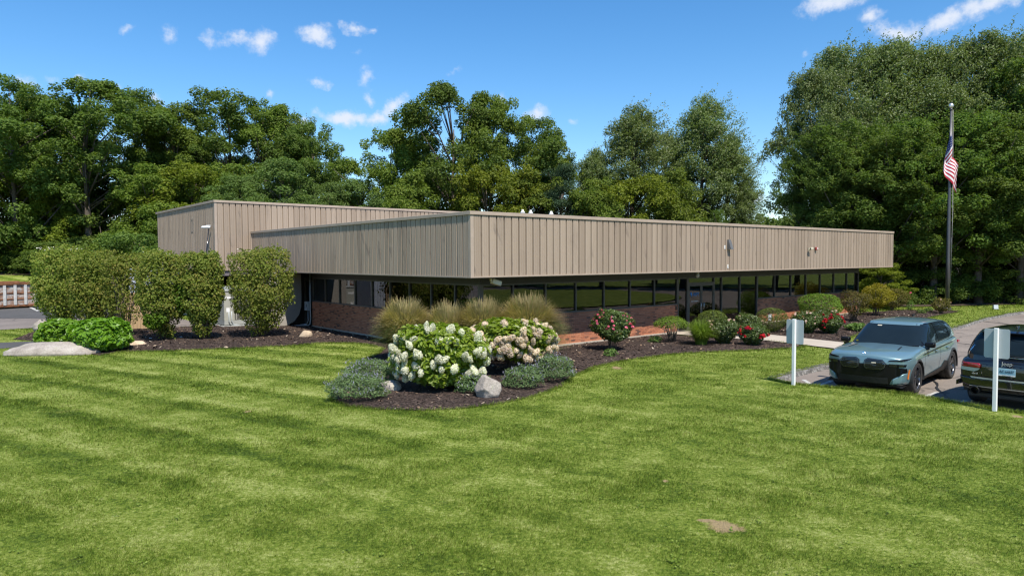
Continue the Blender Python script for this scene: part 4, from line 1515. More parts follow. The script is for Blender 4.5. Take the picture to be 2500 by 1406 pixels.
def make_tree(key, seed, H, R, cb, prof, nclu, nleaf, leaf, wid, lm, bark, crs=.2, spray=0, lean=(0, 0), flat=.88, upb=.45, open_=0.0):
    rg = np.random.default_rng(seed)
    pf = PROF[prof]
    # clump centres spread through the crown, denser towards the outside, pushed about by limbs
    h = rg.beta(1.25, 1.15, nclu)
    th = rg.uniform(0, 2 * np.pi, nclu)
    lob = 1 + .16 * np.sin(3 * th + seed) + .12 * np.sin(5 * th + 7 * h + seed * 2.1) + .10 * np.sin(9 * h + 2 * th)
    rad = pf(h) * R * lob * np.sqrt(rg.uniform(.18, 1.0, nclu))
    Hc = H - cb
    rc = R * crs * rg.uniform(.65, 1.3, nclu) * (1 - .25 * h)
    C = np.column_stack([rad * np.cos(th) + lean[0] * h * Hc, rad * np.sin(th) + lean[1] * h * Hc, cb + h * (Hc - rc * .6)])
    # most clumps gather round the ends of limbs, so the crown breaks into boughs with shaded gaps between
    nb = max(8, nclu // 9)
    own = rg.integers(0, nb, nclu)
    gather = (np.arange(nclu) >= nb) & (rg.uniform(0, 1, nclu) < .68)
    tips = C[own] + rg.normal(size=(nclu, 3)) * np.array([.15, .15, .105]) * R
    C = np.where(gather[:, None], tips, C)
    C[:, 2] = np.clip(C[:, 2], cb * .7 + .05 * H, H - rc * .5)
    keep = rg.uniform(0, 1, nclu) > open_
    C, rc, h = C[keep], rc[keep], h[keep]
    w = rc ** 2
    cnt = np.maximum(8, (nleaf * w / w.sum()).astype(int))
    idx = np.repeat(np.arange(len(C)), cnt)
    n = len(idx)
    d = rdir(rg, n)
    d[:, 2] = d[:, 2] * .85 + .22
    d = unit(d)
    rr = rc[idx][:, None] * (.45 + .62 * np.sqrt(rg.uniform(0, 1, (n, 1)))) * (1 + .22 * np.sin(d[:, :1] * 5 + idx[:, None]) * np.sin(d[:, 1:2] * 6 + 2 * d[:, 2:3]))
    P = C[idx] + d * rr * np.array([1, 1, flat])
    N = d * .75 + np.array([0, 0, upb]) + rg.normal(size=(n, 3)) * .42
    V, F = leaf_cards(P, N, leaf, wid, rg)
    Vs, Fs = [V], [F]
    off = len(V)
    if spray:
        # long shoots bending with the wind above the crown
        hs = rg.uniform(.55, .98, spray)
        ts = rg.uniform(0, 2 * np.pi, spray)
        st = np.column_stack([pf(hs) * R * .92 * np.cos(ts) + lean[0] * hs * Hc, pf(hs) * R * .92 * np.sin(ts) + lean[1] * hs * Hc, cb + hs * Hc * .97])
        dr = unit(np.column_stack([.45 * np.cos(ts) + .35, .35 * np.sin(ts), .75 + 0 * ts]) + rg.normal(size=(spray, 3)) * .15)
        ln = rg.uniform(.7, 2.4, spray) * R * .22
        k = 26
        tt = rg.uniform(.05, 1, (spray, k))
        bend = np.array([.5, 0, -.12])
        P = st[:, None] + dr[:, None] * (tt * ln[:, None])[..., None] + bend * ((tt ** 2) * ln[:, None] * .5)[..., None] + rg.normal(size=(spray, k, 3)) * .10
        P = P.reshape(-1, 3)
        V, F = leaf_cards(P, rdir(rg, len(P)) + np.array([0, -.2, .5]), leaf * .95, wid * .9, rg, tdir=np.repeat(dr, k, 0))
        Vs.append(V)
        Fs.append(F + off)
    crown = np_mesh(key + '_crown', np.concatenate(Vs), np.concatenate(Fs), lm)
    # trunk and limbs
    lst = []
    ax = lambda f: (lean[0] * max(0, f * H - cb) + .12 * math.sin(f * 5 + seed), lean[1] * max(0, f * H - cb) + .1 * math.sin(f * 4 + 2 * seed), f * H)
    r0 = H * .0135
    lst.append(([ax(f) if f > 0 else (0, 0, -.4) for f in (0, .08, .2, .35, .5, .65, .8)], [r0 * 1.35, r0 * 1.05, r0 * .92, r0 * .8, r0 * .6, r0 * .4, r0 * .18]))
    order = rg.permutation(len(C))[:34]
    for i in order:
        c = C[i]
        f0 = min(.72, max(cb / H * .8, (c[2] - rg.uniform(.12, .30) * H) / H))
        a = Vector(ax(f0))
        b = Vector(c)
        m = a.lerp(b, .5) + Vector((0, 0, .06 * H * rg.uniform(-.2, .6)))
        rl = r0 * rg.uniform(.14, .34)
        lst.append(([a, m, b], [rl, rl * .7, rl * .25]))
    trunk = tubes_mesh(key + '_trunk', lst, bark, 6)
    return {'trunk': trunk, 'crown': crown, 'H': H, 'R': R}


m_bark = smat('grey_bark', (.105, .085, .068), .95, var=.35, scale=2.5, bmp=.8, bscale=9)
m_oak = leaf_mat('oak_leaves', [(0.045, 0.083, 0.02), (0.091, 0.152, 0.028), (0.155, 0.219, 0.044), (0.263, 0.303, 0.083)], .42)
m_oak2 = leaf_mat('hickory_leaves', [(0.053, 0.089, 0.019), (0.109, 0.164, 0.025), (0.189, 0.239, 0.039), (0.296, 0.322, 0.069)], .42)
m_maple = leaf_mat('maple_leaves', [(0.066, 0.102, 0.013), (0.137, 0.185, 0.02), (0.232, 0.272, 0.031), (0.365, 0.37, 0.058)], .42)
m_feather = leaf_mat('willow_leaves', [(0.067, 0.102, 0.032), (0.131, 0.176, 0.055), (0.206, 0.254, 0.09), (0.308, 0.344, 0.154)], .42, .45, .45)
m_locust = leaf_mat('locust_leaves', [(0.062, 0.117, 0.031), (0.114, 0.185, 0.048), (0.176, 0.249, 0.067), (0.247, 0.312, 0.094)], .42)
m_pine = leaf_mat('pine_needles', [(0.03, 0.064, 0.031), (0.054, 0.104, 0.05), (0.085, 0.14, 0.07), (0.121, 0.182, 0.092)], .2)
m_under = leaf_mat('understorey_leaves', [(0.038, 0.078, 0.019), (0.079, 0.133, 0.025), (0.141, 0.204, 0.038), (0.264, 0.298, 0.056)], .35)
m_cedar = leaf_mat('cedar_sprays', [(.05, .09, .012), (.09, .14, .02), (.13, .19, .03), (.18, .23, .045)], .3)

TP = {
    'oak1': make_tree('oak', 1, 20, 5.2, 2.5, 'oak', 250, 42000, .25, .16, m_oak, m_bark, .165),
    'oak2': make_tree('oak', 2, 20, 5.0, 4.0, 'oval', 220, 38000, .25, .16, m_oak2, m_bark, .17),
    'oak3': make_tree('oak', 3, 20, 5.0, 6.0, 'oak', 165, 28000, .26, .17, m_oak, m_bark, .17, open_=.08),
    'maple1': make_tree('maple', 4, 12, 4.4, .5, 'oval', 200, 30000, .22, .16, m_maple, m_bark, .175),
    'maple2': make_tree('maple', 5, 12, 4.2, .3, 'bush', 200, 30000, .21, .15, m_oak2, m_bark, .175),
    'feather1': make_tree('willow', 6, 18, 4.6, 1.2, 'oak', 420, 56000, .20, .10, m_feather, m_bark, .145, spray=260, lean=(.05, 0), flat=1.0),
    'feather2': make_tree('willow', 7, 18, 4.4, 1.0, 'tall', 400, 54000, .20, .10, m_feather, m_bark, .145, spray=240, lean=(.06, .01), flat=1.0),
    'locust': make_tree('locust', 8, 12, 4.2, .8, 'oval', 170, 32000, .19, .10, m_locust, m_bark, .20, flat=.7),
    'pine': make_tree('pine', 9, 16, 3.6, 1.0, 'cone', 200, 30000, .24, .06, m_pine, m_bark, .18, flat=.9),
    'cedar': make_tree('cedar', 16, 16, 3.6, 1.0, 'cone', 200, 24000, .24, .06, m_cedar, m_bark, .18, flat=1.3),
    'under1': make_tree('understorey', 10, 5, 3.4, .05, 'bush', 110, 17000, .18, .12, m_under, m_bark, .19),
    'under2': make_tree('understorey', 12, 5, 3.2, .05, 'bush', 100, 15000, .19, .12, m_oak, m_bark, .20),
    'big1': make_tree('poplar', 13, 20, 5.2, 3.2, 'oak', 330, 52000, .21, .12, m_feather, m_bark, .14, spray=380, lean=(.03, -.02), flat=1.0),
    'big2': make_tree('poplar', 14, 20, 5.0, 2.2, 'oak', 270, 46000, .23, .14, m_oak, m_bark, .16, spray=120, lean=(.02, 0)),
    'big3': make_tree('poplar', 17, 20, 5.2, 4.6, 'oak', 280, 50000, .23, .14, m_oak, m_bark, .15, spray=120),
    'dist': make_tree('distant', 15, 10, 4.5, .2, 'oak', 60, 5000, .55, .38, m_oak, m_bark, .26),
}
USED = set()


def tree(name, kind, top, rad, label, rz=0.0, z0=None, group='trees of the wood behind the building'):
    """a tree standing at top's ground point, as tall as top.z"""
    tp = TP[kind]
    x, y, zt = top
    zb = float(hz(x, y)) if z0 is None else z0
    o = thing(name, label, 'tree', (x, y, zb), rz, group)
    s = (rad / tp['R'], rad / tp['R'], (zt - zb) / tp['H'])
    o.scale = s
    part('trunk', tp['trunk'], o)
    part('crown', tp['crown'], o)
    return o


LEFT = 'trees of the wood on the left'
MIDDLE = 'trees behind the building'
RIGHT = 'trees of the wood on the right'
tree('oak_tree', 'oak1', (-46.27, 66.00, 20.33), 5.4, 'tall dense oak at the extreme left edge', .3, group=LEFT)
tree('oak_tree', 'oak2', (-47.43, 72.00, 20.40), 4.2, 'oak just right of the leftmost tall tree', 1.9, group=LEFT)
tree('oak_tree', 'oak3', (-40.67, 68.00, 20.16), 6.0, 'open crowned oak with a bare pale trunk left of the tall metal block', 2.6, group=LEFT)
tree('oak_tree', 'oak1', (-39.72, 75.00, 20.98), 5.2, 'round topped oak behind the one with the bare trunk', 4.0, group=LEFT)
tree('oak_tree', 'oak2', (-34.50, 73.00, 19.41), 4.8, 'oak above the left corner of the tall metal block', .8, group=LEFT)
tree('oak_tree', 'oak1', (-29.82, 75.00, 21.02), 6.0, 'broad domed oak rising above the tall metal block', 2.2, group=LEFT)
tree('oak_tree', 'oak2', (-26.65, 77.00, 20.56), 4.8, 'oak on the right shoulder of the broad domed oak', 5.1, group=LEFT)
tree('oak_tree', 'feather1', (-24.97, 80.00, 19.54), 4.2, 'tree with wispy shoots poking out above the oaks', 3.0, group=LEFT)
tree('oak_tree', 'oak1', (-20.28, 73.00, 17.27), 4.4, 'last tall oak of the left wood, next to the gap of sky', 1.1, group=LEFT)
tree('oak_tree', 'oak3', (-47.55, 76.00, 17.97), 5.5, 'shaded oak deep in the left wood behind the bare trunk', 1.4, group=LEFT)
tree('oak_tree', 'oak2', (-35.35, 80.00, 17.76), 5.5, 'shaded oak deep in the left wood behind the metal block', .2, group=LEFT)
tree('maple_tree', 'maple1', (-46.84, 68.00, 10.68), 4.9, 'yellow green maple in front of the wood at the far left', .5, group=LEFT)
tree('maple_tree', 'maple1', (-44.29, 69.00, 12.48), 4.2, 'yellow green maple beside the bare oak trunk', 2.0, group=LEFT)
tree('maple_tree', 'maple2', (-33.24, 66.00, 12.03), 4.6, 'leafy maple behind the left corner of the metal block', 3.6, group=LEFT)
tree('maple_tree', 'maple1', (-30.06, 67.00, 12.53), 4.6, 'leafy maple above the corner of the metal block', 4.4, group=LEFT)
tree('maple_tree', 'maple2', (-26.80, 68.00, 12.26), 4.2, 'olive maple in front of the broad domed oak', 5.5, group=LEFT)
tree('locust_tree', 'locust', (-21.11, 65.00, 12.33), 4.6, 'pale feathery locust above the middle of the metal block', .9, group=LEFT)
tree('locust_tree', 'locust', (-24.32, 64.00, 10.81), 3.8, 'smaller feathery locust left of the pale one above the metal block', 2.9, group=LEFT)
tree('locust_tree', 'locust', (-16.52, 66.00, 10.33), 3.4, 'feathery locust in the dip below the gap of sky', 4.3, group=LEFT)
tree('locust_tree', 'locust', (-14.25, 67.00, 10.73), 3.6, 'feathery locust right of the gap of sky', 5.6, group=MIDDLE)
tree('shrub_tree', 'under1', (-40.67, 66.00, 5.23), 4.2, 'low leafy thicket at the foot of the bare oak trunk', .3, group=LEFT)
tree('shrub_tree', 'under1', (-30.68, 58.00, 5.81), 4.2, 'low leafy thicket against the left side of the metal block', 1.5, group=LEFT)
tree('shrub_tree', 'under2', (-48.24, 67.50, 5.12), 3.8, 'dark low thicket at the extreme left above the grass bank', 2.5, group=LEFT)
tree('shrub_tree', 'under2', (-45.25, 68.00, 5.11), 3.8, 'dark low thicket above the grass bank by the hedge', 4.5, group=LEFT)
tree('shrub_tree', 'under1', (-32.51, 57.00, 4.13), 3.0, 'light green low thicket just over the hedge top', 3.3, group=LEFT)
tree('shrub_tree', 'under2', (-39.47, 68.00, 7.83), 4.6, 'dark thicket filling the gap behind the bare oak trunk', .9, group=LEFT)
tree('shrub_tree', 'under2', (-48.14, 70.00, 7.20), 5.0, 'dark thicket deep in the wood at the far left', 2.9, group=LEFT)
tree('shrub_tree', 'under2', (-43.22, 72.00, 8.94), 5.2, 'dark thicket deep behind the bare oak trunk', 1.9, group=LEFT)
tree('shrub_tree', 'under2', (-37.34, 78.00, 10.27), 5.4, 'dark thicket deep behind the metal block', 3.9, group=LEFT)
tree('shrub_tree', 'under1', (-50.75, 80.00, 10.96), 6.0, 'dark thicket at the back of the left wood', 4.9, group=LEFT)
tree('shrub_tree', 'under1', (-44.13, 77.00, 12.42), 6.0, 'tall dark thicket at the back of the left wood behind the bare trunk', 5.9, group=LEFT)
# middle
tree('tulip_tree', 'oak2', (-12.03, 69.00, 15.99), 4.2, 'rounded tree just right of the gap of sky', 3.7, group=MIDDLE)
tree('tulip_tree', 'oak3', (-5.65, 69.00, 19.73), 5.2, 'tallest tree behind the building, with a knobbly top', .1, group=MIDDLE)
tree('tulip_tree', 'oak2', (-2.15, 71.00, 19.87), 4.2, 'tall tree forming the right half of the knobbly top', 2.4, group=MIDDLE)
tree('tulip_tree', 'oak1', (1.53, 72.00, 17.55), 4.8, 'broad oak sloping down right of the tallest tree', 4.9, group=MIDDLE)
tree('tulip_tree', 'oak2', (4.30, 70.00, 15.06), 3.8, 'tree at the right foot of the sloping oak', .6, group=MIDDLE)
tree('tulip_tree', 'oak1', (-9.72, 74.00, 16.14), 4.6, 'shaded tree between the rounded tree and the tallest one', 1.2, group=MIDDLE)
tree('maple_tree', 'maple2', (-9.18, 64.00, 10.92), 4.2, 'olive maple low behind the roof line left of the building corner', 1.0, group=MIDDLE)
tree('maple_tree', 'maple1', (-2.19, 65.00, 12.13), 4.4, 'green maple low behind the building corner', 3.2, group=MIDDLE)
tree('maple_tree', 'maple2', (1.57, 66.00, 11.30), 4.4, 'green maple low behind the roof vents', 5.0, group=MIDDLE)
tree('pine_tree', 'pine', (4.70, 66.00, 12.04), 3.4, 'blue green pine behind the roof right of the vents', .4, group=MIDDLE)
tree('willow_tree', 'feather2', (11.18, 69.00, 17.85), 5.4, 'grey green feathery tree standing alone left of centre gap', 0.0, group=MIDDLE)
tree('willow_tree', 'feather2', (7.62, 69.00, 13.81), 3.4, 'narrow grey green tree left of the feathery one', .25, group=MIDDLE)
tree('willow_tree', 'feather1', (15.62, 74.00, 16.02), 3.6, 'slim feathery tree between the two large feathery ones', .2, group=MIDDLE)
tree('willow_tree', 'feather2', (18.44, 71.00, 19.13), 5.0, 'tall feathery tree behind the right half of the roof', -.2, group=MIDDLE)
tree('willow_tree', 'feather2', (21.12, 71.00, 15.47), 3.9, 'feathery tree leaning right towards the sky gap', .1, group=MIDDLE)
tree('willow_tree', 'feather2', (22.75, 70.00, 11.29), 2.2, 'low wispy tree at the left rim of the right sky gap', -.1, group=MIDDLE)
tree('maple_tree', 'maple1', (10.74, 65.00, 10.76), 4.4, 'leafy maple low in front of the lone feathery tree', 2.2, group=MIDDLE)
tree('maple_tree', 'maple2', (14.90, 66.00, 11.24), 4.2, 'dark maple low between the two feathery trees', .7, group=MIDDLE)
tree('maple_tree', 'maple2', (7.43, 64.00, 10.29), 3.6, 'dark maple low beside the blue green pine', 1.7, group=MIDDLE)
tree('cedar_tree', 'cedar', (18.13, 62.00, 7.45), 2.4, 'bright yellow green cedar top peeping over the right part of the roof', 1.1, group=MIDDLE)
tree('distant_tree', 'dist', (42.49, 118.00, 10.68), 6, 'far tree seen low in the right sky gap', .5)
tree('distant_tree', 'dist', (36.39, 96.00, 9.95), 4.2, 'nearer yellow green treetop at the foot of the right sky gap', 2.5)
tree('distant_tree', 'dist', (-28.79, 125.00, 15.07), 8, 'far tree at the foot of the left sky gap', 1.2)
# right
tree('poplar_tree', 'big1', (23.24, 54.00, 17.18), 3.6, 'feathery poplar at the left edge of the right wood', .2, group=RIGHT)
tree('poplar_tree', 'big1', (26.55, 56.00, 19.46), 4.8, 'tall windblown poplar left of the flagpole', -.3, group=RIGHT)
tree('poplar_tree', 'big1', (30.94, 57.00, 19.86), 4.6, 'tall windblown poplar behind the flag', .5, group=RIGHT)
tree('poplar_tree', 'big1', (34.09, 56.00, 19.23), 4.4, 'windblown poplar right above the flagpole ball', .05, group=RIGHT)
tree('poplar_tree', 'big1', (36.76, 55.00, 20.05), 4.8, 'tallest windblown poplar near the right edge', .35, group=RIGHT)
tree('poplar_tree', 'big2', (37.79, 52.00, 17.12), 4.8, 'dense vine clad tree at the extreme right edge', 1.0, group=RIGHT)
tree('poplar_tree', 'big3', (22.36, 51.00, 11.70), 3.2, 'dark leafy tree low on the left side of the right wood', 2.0, group=RIGHT)
tree('poplar_tree', 'big3', (24.07, 50.00, 12.67), 4.2, 'dark leafy tree behind the right end of the building', 3.0, group=RIGHT)
tree('poplar_tree', 'big3', (26.06, 48.60, 11.84), 4.4, 'dark leafy tree left behind the flagpole', 4.0, group=RIGHT)
tree('poplar_tree', 'big3', (28.99, 48.40, 12.89), 4.5, 'dark leafy tree right behind the flagpole', 5.0, group=RIGHT)
tree('poplar_tree', 'big3', (32.18, 48.60, 13.19), 4.8, 'sunlit leafy tree right of the flagpole', 6.0, group=RIGHT)
tree('poplar_tree', 'big3', (34.94, 48.50, 11.50), 4.6, 'bright leafy tree at the right edge above the drive', .7, group=RIGHT)
for k, (q, rr, lab) in enumerate((((27.16, 54.50, 4.12), 3.4, 'shaded thicket behind the right end of the building'), ((30.19, 54.00, 4.72), 3.6, 'shaded thicket left of the flagpole foot'), ((33.48, 53.50, 4.07), 3.6, 'shaded thicket right of the flagpole foot'), ((35.95, 53.00, 3.44), 3.4, 'shaded thicket behind the ground spotlight'), ((37.72, 52.50, 4.03), 3.4, 'shaded thicket at the right edge above the drive'), ((26.28, 49.80, 2.89), 2.6, 'low shaded bush left of the flagpole, behind the dogwood'), ((28.92, 49.60, 2.59), 2.6, 'low shaded bush hiding the trunk left of the flagpole'), ((31.50, 49.60, 2.72), 2.6, 'low shaded bush hiding the trunk right of the flagpole'), ((34.39, 49.40, 2.56), 2.6, 'low shaded bush right of the ground spotlight'), ((35.95, 49.20, 2.84), 2.6, 'low shaded bush cut by the right edge of the picture'))):
    tree('shrub_tree', 'under2' if k % 2 else 'under1', q, rr, lab, k * 1.3, group=RIGHT)
for k, (q, rr) in enumerate((((40, 56, 19), 5.0), ((47, 50, 18), 5.0), ((52, 42, 18), 5.0), ((56, 33, 17), 5.0), ((58, 24, 18), 5.0), ((57, 14, 17), 5.0), ((33, 60, 19), 5.0), ((66, 4, 17), 5.5), ((64, 30, 16), 5.5), ((62, 46, 17), 5.5), ((70, -8, 17), 5.5))):
    tree('poplar_tree', 'big2' if k % 2 else 'big1', q, rr, ('poplar', 'leafy')[k % 2] + ' tree of the right wood beyond the frame, ' + ('first', 'second', 'third', 'fourth', 'fifth', 'sixth', 'seventh', 'eighth', 'ninth', 'tenth', 'eleventh')[k] + ' along the drive', k * .9, 0.0, RIGHT + ' beyond the frame')
for k, (q, rr, kd) in enumerate((((-53, 70, 20), 5.5, 'oak1'), ((-58, 66, 20), 5.5, 'oak2'), ((-52, 63, 11), 4.5, 'maple1'), ((-66, 66, 20), 5.5, 'oak1'), ((-62, 62, 10), 4.5, 'maple2'), ((-70, 60, 20), 6.0, 'oak2'))):
    tree('oak_tree', kd, q, rr, 'tree of the left wood beyond the frame, ' + ('first', 'second', 'third', 'fourth', 'fifth', 'sixth')[k] + ' from the picture edge', k * 1.1, None, LEFT + ' beyond the frame')
t = tree('dogwood_tree', 'maple1', (23.75, 45.50, 2.92), 1.9, 'small leafy dogwood under the right end of the fascia', 1.0, group=RIGHT)

# ------------------------------------------------------------------ shrubs


def blob(n, r, pw, seed, leaf, wid, shell=.75, lump=.10, lf=3.0, taper=1.0, upb=.35, jit=.45, zc=None, cut=-1.0, tpz=.55):
    """leaves spread through the outer shell of a rounded or clipped mass; r = radii, base at z = 0"""
    rg = np.random.default_rng(seed)
    d = rdir(rg, int(n * 1.35))
    d = d[d[:, 2] > cut][:n]
    n = len(d)
    q = d / (np.abs(d) ** pw).sum(1, keepdims=True) ** (1 / pw)
    ph = rg.uniform(0, 6.28, 6)
    w = (np.sin(q[:, 0] * lf + ph[0]) * np.sin(q[:, 1] * lf * 1.2 + ph[1]) + .7 * np.sin(q[:, 2] * lf * 1.7 + ph[2] + 2 * q[:, 0])
         + .5 * np.sin(q[:, 0] * lf * 3 + ph[3]) * np.sin(q[:, 2] * lf * 2.6 + q[:, 1] * lf * 2.2 + ph[4]))
    s = shell + (1 - shell) * rg.uniform(0, 1, n) ** .5
    k = s * (1 + lump * w)
    P = q * k[:, None] * np.array(r)
    zc = r[2] if zc is None else zc
    P[:, 2] += zc
    t = np.clip(P[:, 2] / (zc + r[2]), 0, 1)
    if taper < 1:
        f = taper + (1 - taper) * sstep(0, tpz, t)
        P[:, :2] *= f[:, None]
    N = unit(q / np.array(r)) * .8 + np.array([0, 0, upb]) + rg.normal(size=(n, 3)) * jit
    P[:, 2] = np.maximum(P[:, 2], .02)
    return P, N, rg


def blob_mesh(name, mat, leaf, wid, *a, **k):
    P, N, rg = blob(*a, leaf, wid, **k)
    V, F = leaf_cards(P, N, leaf, wid, rg)
    return np_mesh(name, V, F, mat)


def stems_mesh(name, n, h, spread, r, mat, seed, base=.12):
    rg = random.Random(seed)
    lst = []
    for i in range(n):
        a = rg.uniform(0, 6.28)
        s = rg.uniform(.25, 1) * spread
        b = rg.uniform(0, base)
        hh = h * rg.uniform(.7, 1.0)
        lst.append(([(b * math.cos(a), b * math.sin(a), -.05), (b * math.cos(a) + .35 * s * math.cos(a), b * math.sin(a) + .35 * s * math.sin(a), hh * .45), (s * math.cos(a + .2), s * math.sin(a + .2), hh)], [r, r * .7, r * .35]))
    return tubes_mesh(name, lst, mat, 5)


m_stem = smat('grey_stems', (.14, .11, .085), .9, var=.3, scale=10)
m_hedge = leaf_mat('burning_bush_leaves', [(0.074, 0.117, 0.019), (0.142, 0.194, 0.031), (0.217, 0.269, 0.047), (0.296, 0.254, 0.066), (0.418, 0.42, 0.117)], .45, nscale=1.6)
m_hedge2 = leaf_mat('climber_leaves', [(.06, .12, .01), (.10, .19, .015), (.15, .25, .03)], .4)
m_hydl = leaf_mat('hydrangea_leaves', [(0.096, 0.152, 0.012), (0.162, 0.23, 0.017), (0.237, 0.303, 0.026), (0.339, 0.375, 0.055)], .42, .42, .5)
m_lime = leaf_mat('lime_leaves', [(.075, .16, .010), (.12, .23, .014), (.17, .30, .02), (.23, .36, .035)], .4, .4, .5, nscale=1.5)
m_box = leaf_mat('boxwood_leaves', [(0.061, 0.094, 0.018), (0.099, 0.138, 0.026), (0.143, 0.182, 0.04), (0.187, 0.209, 0.055)], .3, nscale=2)
m_rose = leaf_mat('rose_leaves', [(0.033, 0.066, 0.013), (0.064, 0.108, 0.02), (0.11, 0.154, 0.033), (0.176, 0.187, 0.05)], .35, .4, .5, nscale=2)
m_azal = leaf_mat('azalea_leaves', [(0.066, 0.132, 0.016), (0.119, 0.211, 0.024), (0.185, 0.277, 0.035), (0.264, 0.33, 0.053)], .35, nscale=2)
m_gold = leaf_mat('golden_leaves', [(.12, .14, .012), (.20, .19, .018), (.28, .23, .022), (.36, .22, .06)], .4, nscale=2.5)
m_olive = leaf_mat('reddish_olive_leaves', [(.055, .06, .014), (.10, .095, .022), (.15, .12, .03), (.19, .09, .04)], .35, nscale=2.5)
m_cat = leaf_mat('catmint_leaves', [(.075, .125, .045), (.12, .18, .068), (.165, .235, .095), (.22, .285, .14)], .3, nscale=2)
m_lav = leaf_mat('catmint_flowers', [(.19, .19, .25), (.25, .25, .31), (.32, .31, .38)], .2)
m_blade1 = leaf_mat('miscanthus_leaves', [(.07, .125, .03), (.12, .18, .045), (.19, .25, .07), (.34, .33, .13)], .35, nscale=2)
m_plume = leaf_mat('miscanthus_plumes', [(.30, .24, .10), (.40, .32, .15), (.50, .41, .21), (.58, .48, .28)], .35, nscale=2)
m_lgrass = leaf_mat('bright_grass_blades', [(.10, .18, .02), (.16, .25, .03), (.23, .32, .05), (.33, .38, .1)], .4, nscale=3)
m_hosta = leaf_mat('hosta_leaves', [(.08, .15, .03), (.13, .22, .05), (.2, .28, .09)], .35)
m_petw = leaf_mat('white_petals', [(.68, .65, .52), (.78, .76, .66), (.84, .83, .76)], .4, nscale=6, namp=.3)
m_petp = leaf_mat('blush_petals', [(.62, .44, .36), (.72, .56, .46), (.78, .68, .56), (.82, .77, .66)], .4, nscale=7, namp=.5)
m_pink = leaf_mat('pink_petals', [(.60, .06, .16), (.75, .16, .26), (.82, .34, .40)], .25)
m_red = leaf_mat('red_petals', [(.34, .006, .015), (.52, .012, .03), (.62, .04, .07)], .2)
m_pale = leaf_mat('pale_rose_petals', [(.75, .42, .34), (.80, .58, .48), (.85, .74, .66)], .25)

HEDGE = 'clipped shrubs of the hedge'
hedge_list = [
    ((-10.48, 29.47), (1.20, 1.10, 1.72), 3.63, 'hedge_shrub', 'largest clipped hedge shrub, first from the building'),
    ((-12.50, 28.52), (.74, .80, 1.65), 3.55, 'hedge_shrub', 'narrow clipped hedge shrub, second from the building'),
    ((-14.16, 28.59), (.92, .90, 1.70), 3.52, 'hedge_shrub', 'clipped hedge shrub with bright climber leaves, third from the building'),
    ((-16.44, 29.89), (.84, .82, 1.50), 3.45, 'hedge_shrub', 'sparse clipped hedge shrub with bare stems showing, fourth from the building'),
    ((-18.45, 31.12), (.98, .95, 1.70), 3.58, 'hedge_shrub', 'dark clipped hedge shrub behind the bright green bush'),
    ((-21.00, 32.85), (1.10, 1.1, 1.80), 3.78, 'hedge_shrub', 'leftmost clipped hedge shrub with tiny white blooms on top'),
]
m_tinyw = smat('tiny_white_blooms', (.75, .72, .6), .7)
for k, (pos_, r, top, nm, lab) in enumerate(hedge_list):
    sparse = (k == 3)
    t = thing(nm, lab, 'shrub', (*pos_, .03), .42 + .06 * k, HEDGE)
    zc = top - r[2]
    nl = 11500 if not sparse else 7200
    P, N, rg = blob(nl, r, 6.0, 50 + k, .1, .06, shell=.6, lump=.085 + .03 * sparse, lf=6.5, tpz=.5, taper=.46, upb=.3, jit=.5, zc=zc)
    tt = P[:, 2] / top
    hole = np.sin(P[:, 0] * 5.1 + k) * np.sin(P[:, 2] * 4.3 + 2.1 * k + P[:, 0] * 2) + .6 * np.sin(P[:, 1] * 6 + P[:, 2] * 7.5 + k)
    keep = rg.uniform(0, 1, len(P)) < np.clip(.10 + 2.1 * tt, 0, 1) * (1 if not sparse else np.where(tt > .68, 1, .30)) * np.where((hole < -.75) & (tt < .9), .22, 1)
    V, F = leaf_cards(P[keep], N[keep], .115, .07, rg)
    part('foliage', np_mesh('foliage', V, F, m_hedge), t)
    P2, N2, rg2 = blob(3200 if not sparse else 800, tuple(x * .70 for x in r), 4.0, 70 + k, .1, .06, shell=.3, taper=.44, tpz=.5, zc=zc)
    V, F = leaf_cards(P2, N2, .11, .065, rg2)
    part('inner_foliage', np_mesh('inner_foliage', V, F, m_hedge), t)
    part('stems', stems_mesh('stems', 16, top * .8, min(r[0], r[1]) * .8, .028, m_stem, k, .16), t)
    if k == 2:
        P, N, rg = blob(420, (.34, .34, .75), 2, 77, .1, .06, shell=.4)
        V, F = leaf_cards(P + np.array([.62, -.72, 1.1]), N, .13, .10, rg)
        part('climber', np_mesh('climber', V, F, m_hedge2), t)
        P, N, rg = blob(300, (.5, .3, .3), 2, 78, .1, .06, shell=.4)
        V, F = leaf_cards(P + np.array([-.35, -.7, .55]), N, .13, .10, rg)
        part('climber', np_mesh('climber', V, F, m_hedge2), t)
    if k in (0, 2, 5):
        rg3 = np.random.default_rng(k)
        m_ = 70 if k == 5 else 10
        P = np.column_stack([rg3.uniform(-1, 1, m_) * r[0] * .8, rg3.uniform(-1, .2, m_) * r[1] * .8, top + rg3.uniform(-.08, .08, m_)])
        V, F = leaf_cards(P, rdir(rg3, m_) * .3 + np.array([0, 0, 1]), .09, .07, rg3)
        part('blooms', np_mesh('blooms', V, F, m_tinyw), t)

# bright lime green bush (two mounds)
for k, (pos_, r, lab) in enumerate((((-16.51, 25.93), (.98, .8, .56), 'left mound of bright lime green broadleaf bush above the long boulder'), ((-14.79, 25.29), (1.02, .85, .60), 'right mound of bright lime green broadleaf bush below the hedge'))):
    t = thing('lime_shrub', lab, 'shrub', (*pos_, .02), 0, 'bright green mounds by the boulder')
    part('foliage', blob_mesh('foliage', m_lime, .20, .135, 2300, r, 2.3, 90 + k, shell=.72, lump=.08, zc=r[2] * .95, upb=.55, jit=.38), t)
    part('stems', stems_mesh('stems', 10, r[2] * 1.2, .5, .016, m_stem, 30 + k), t)


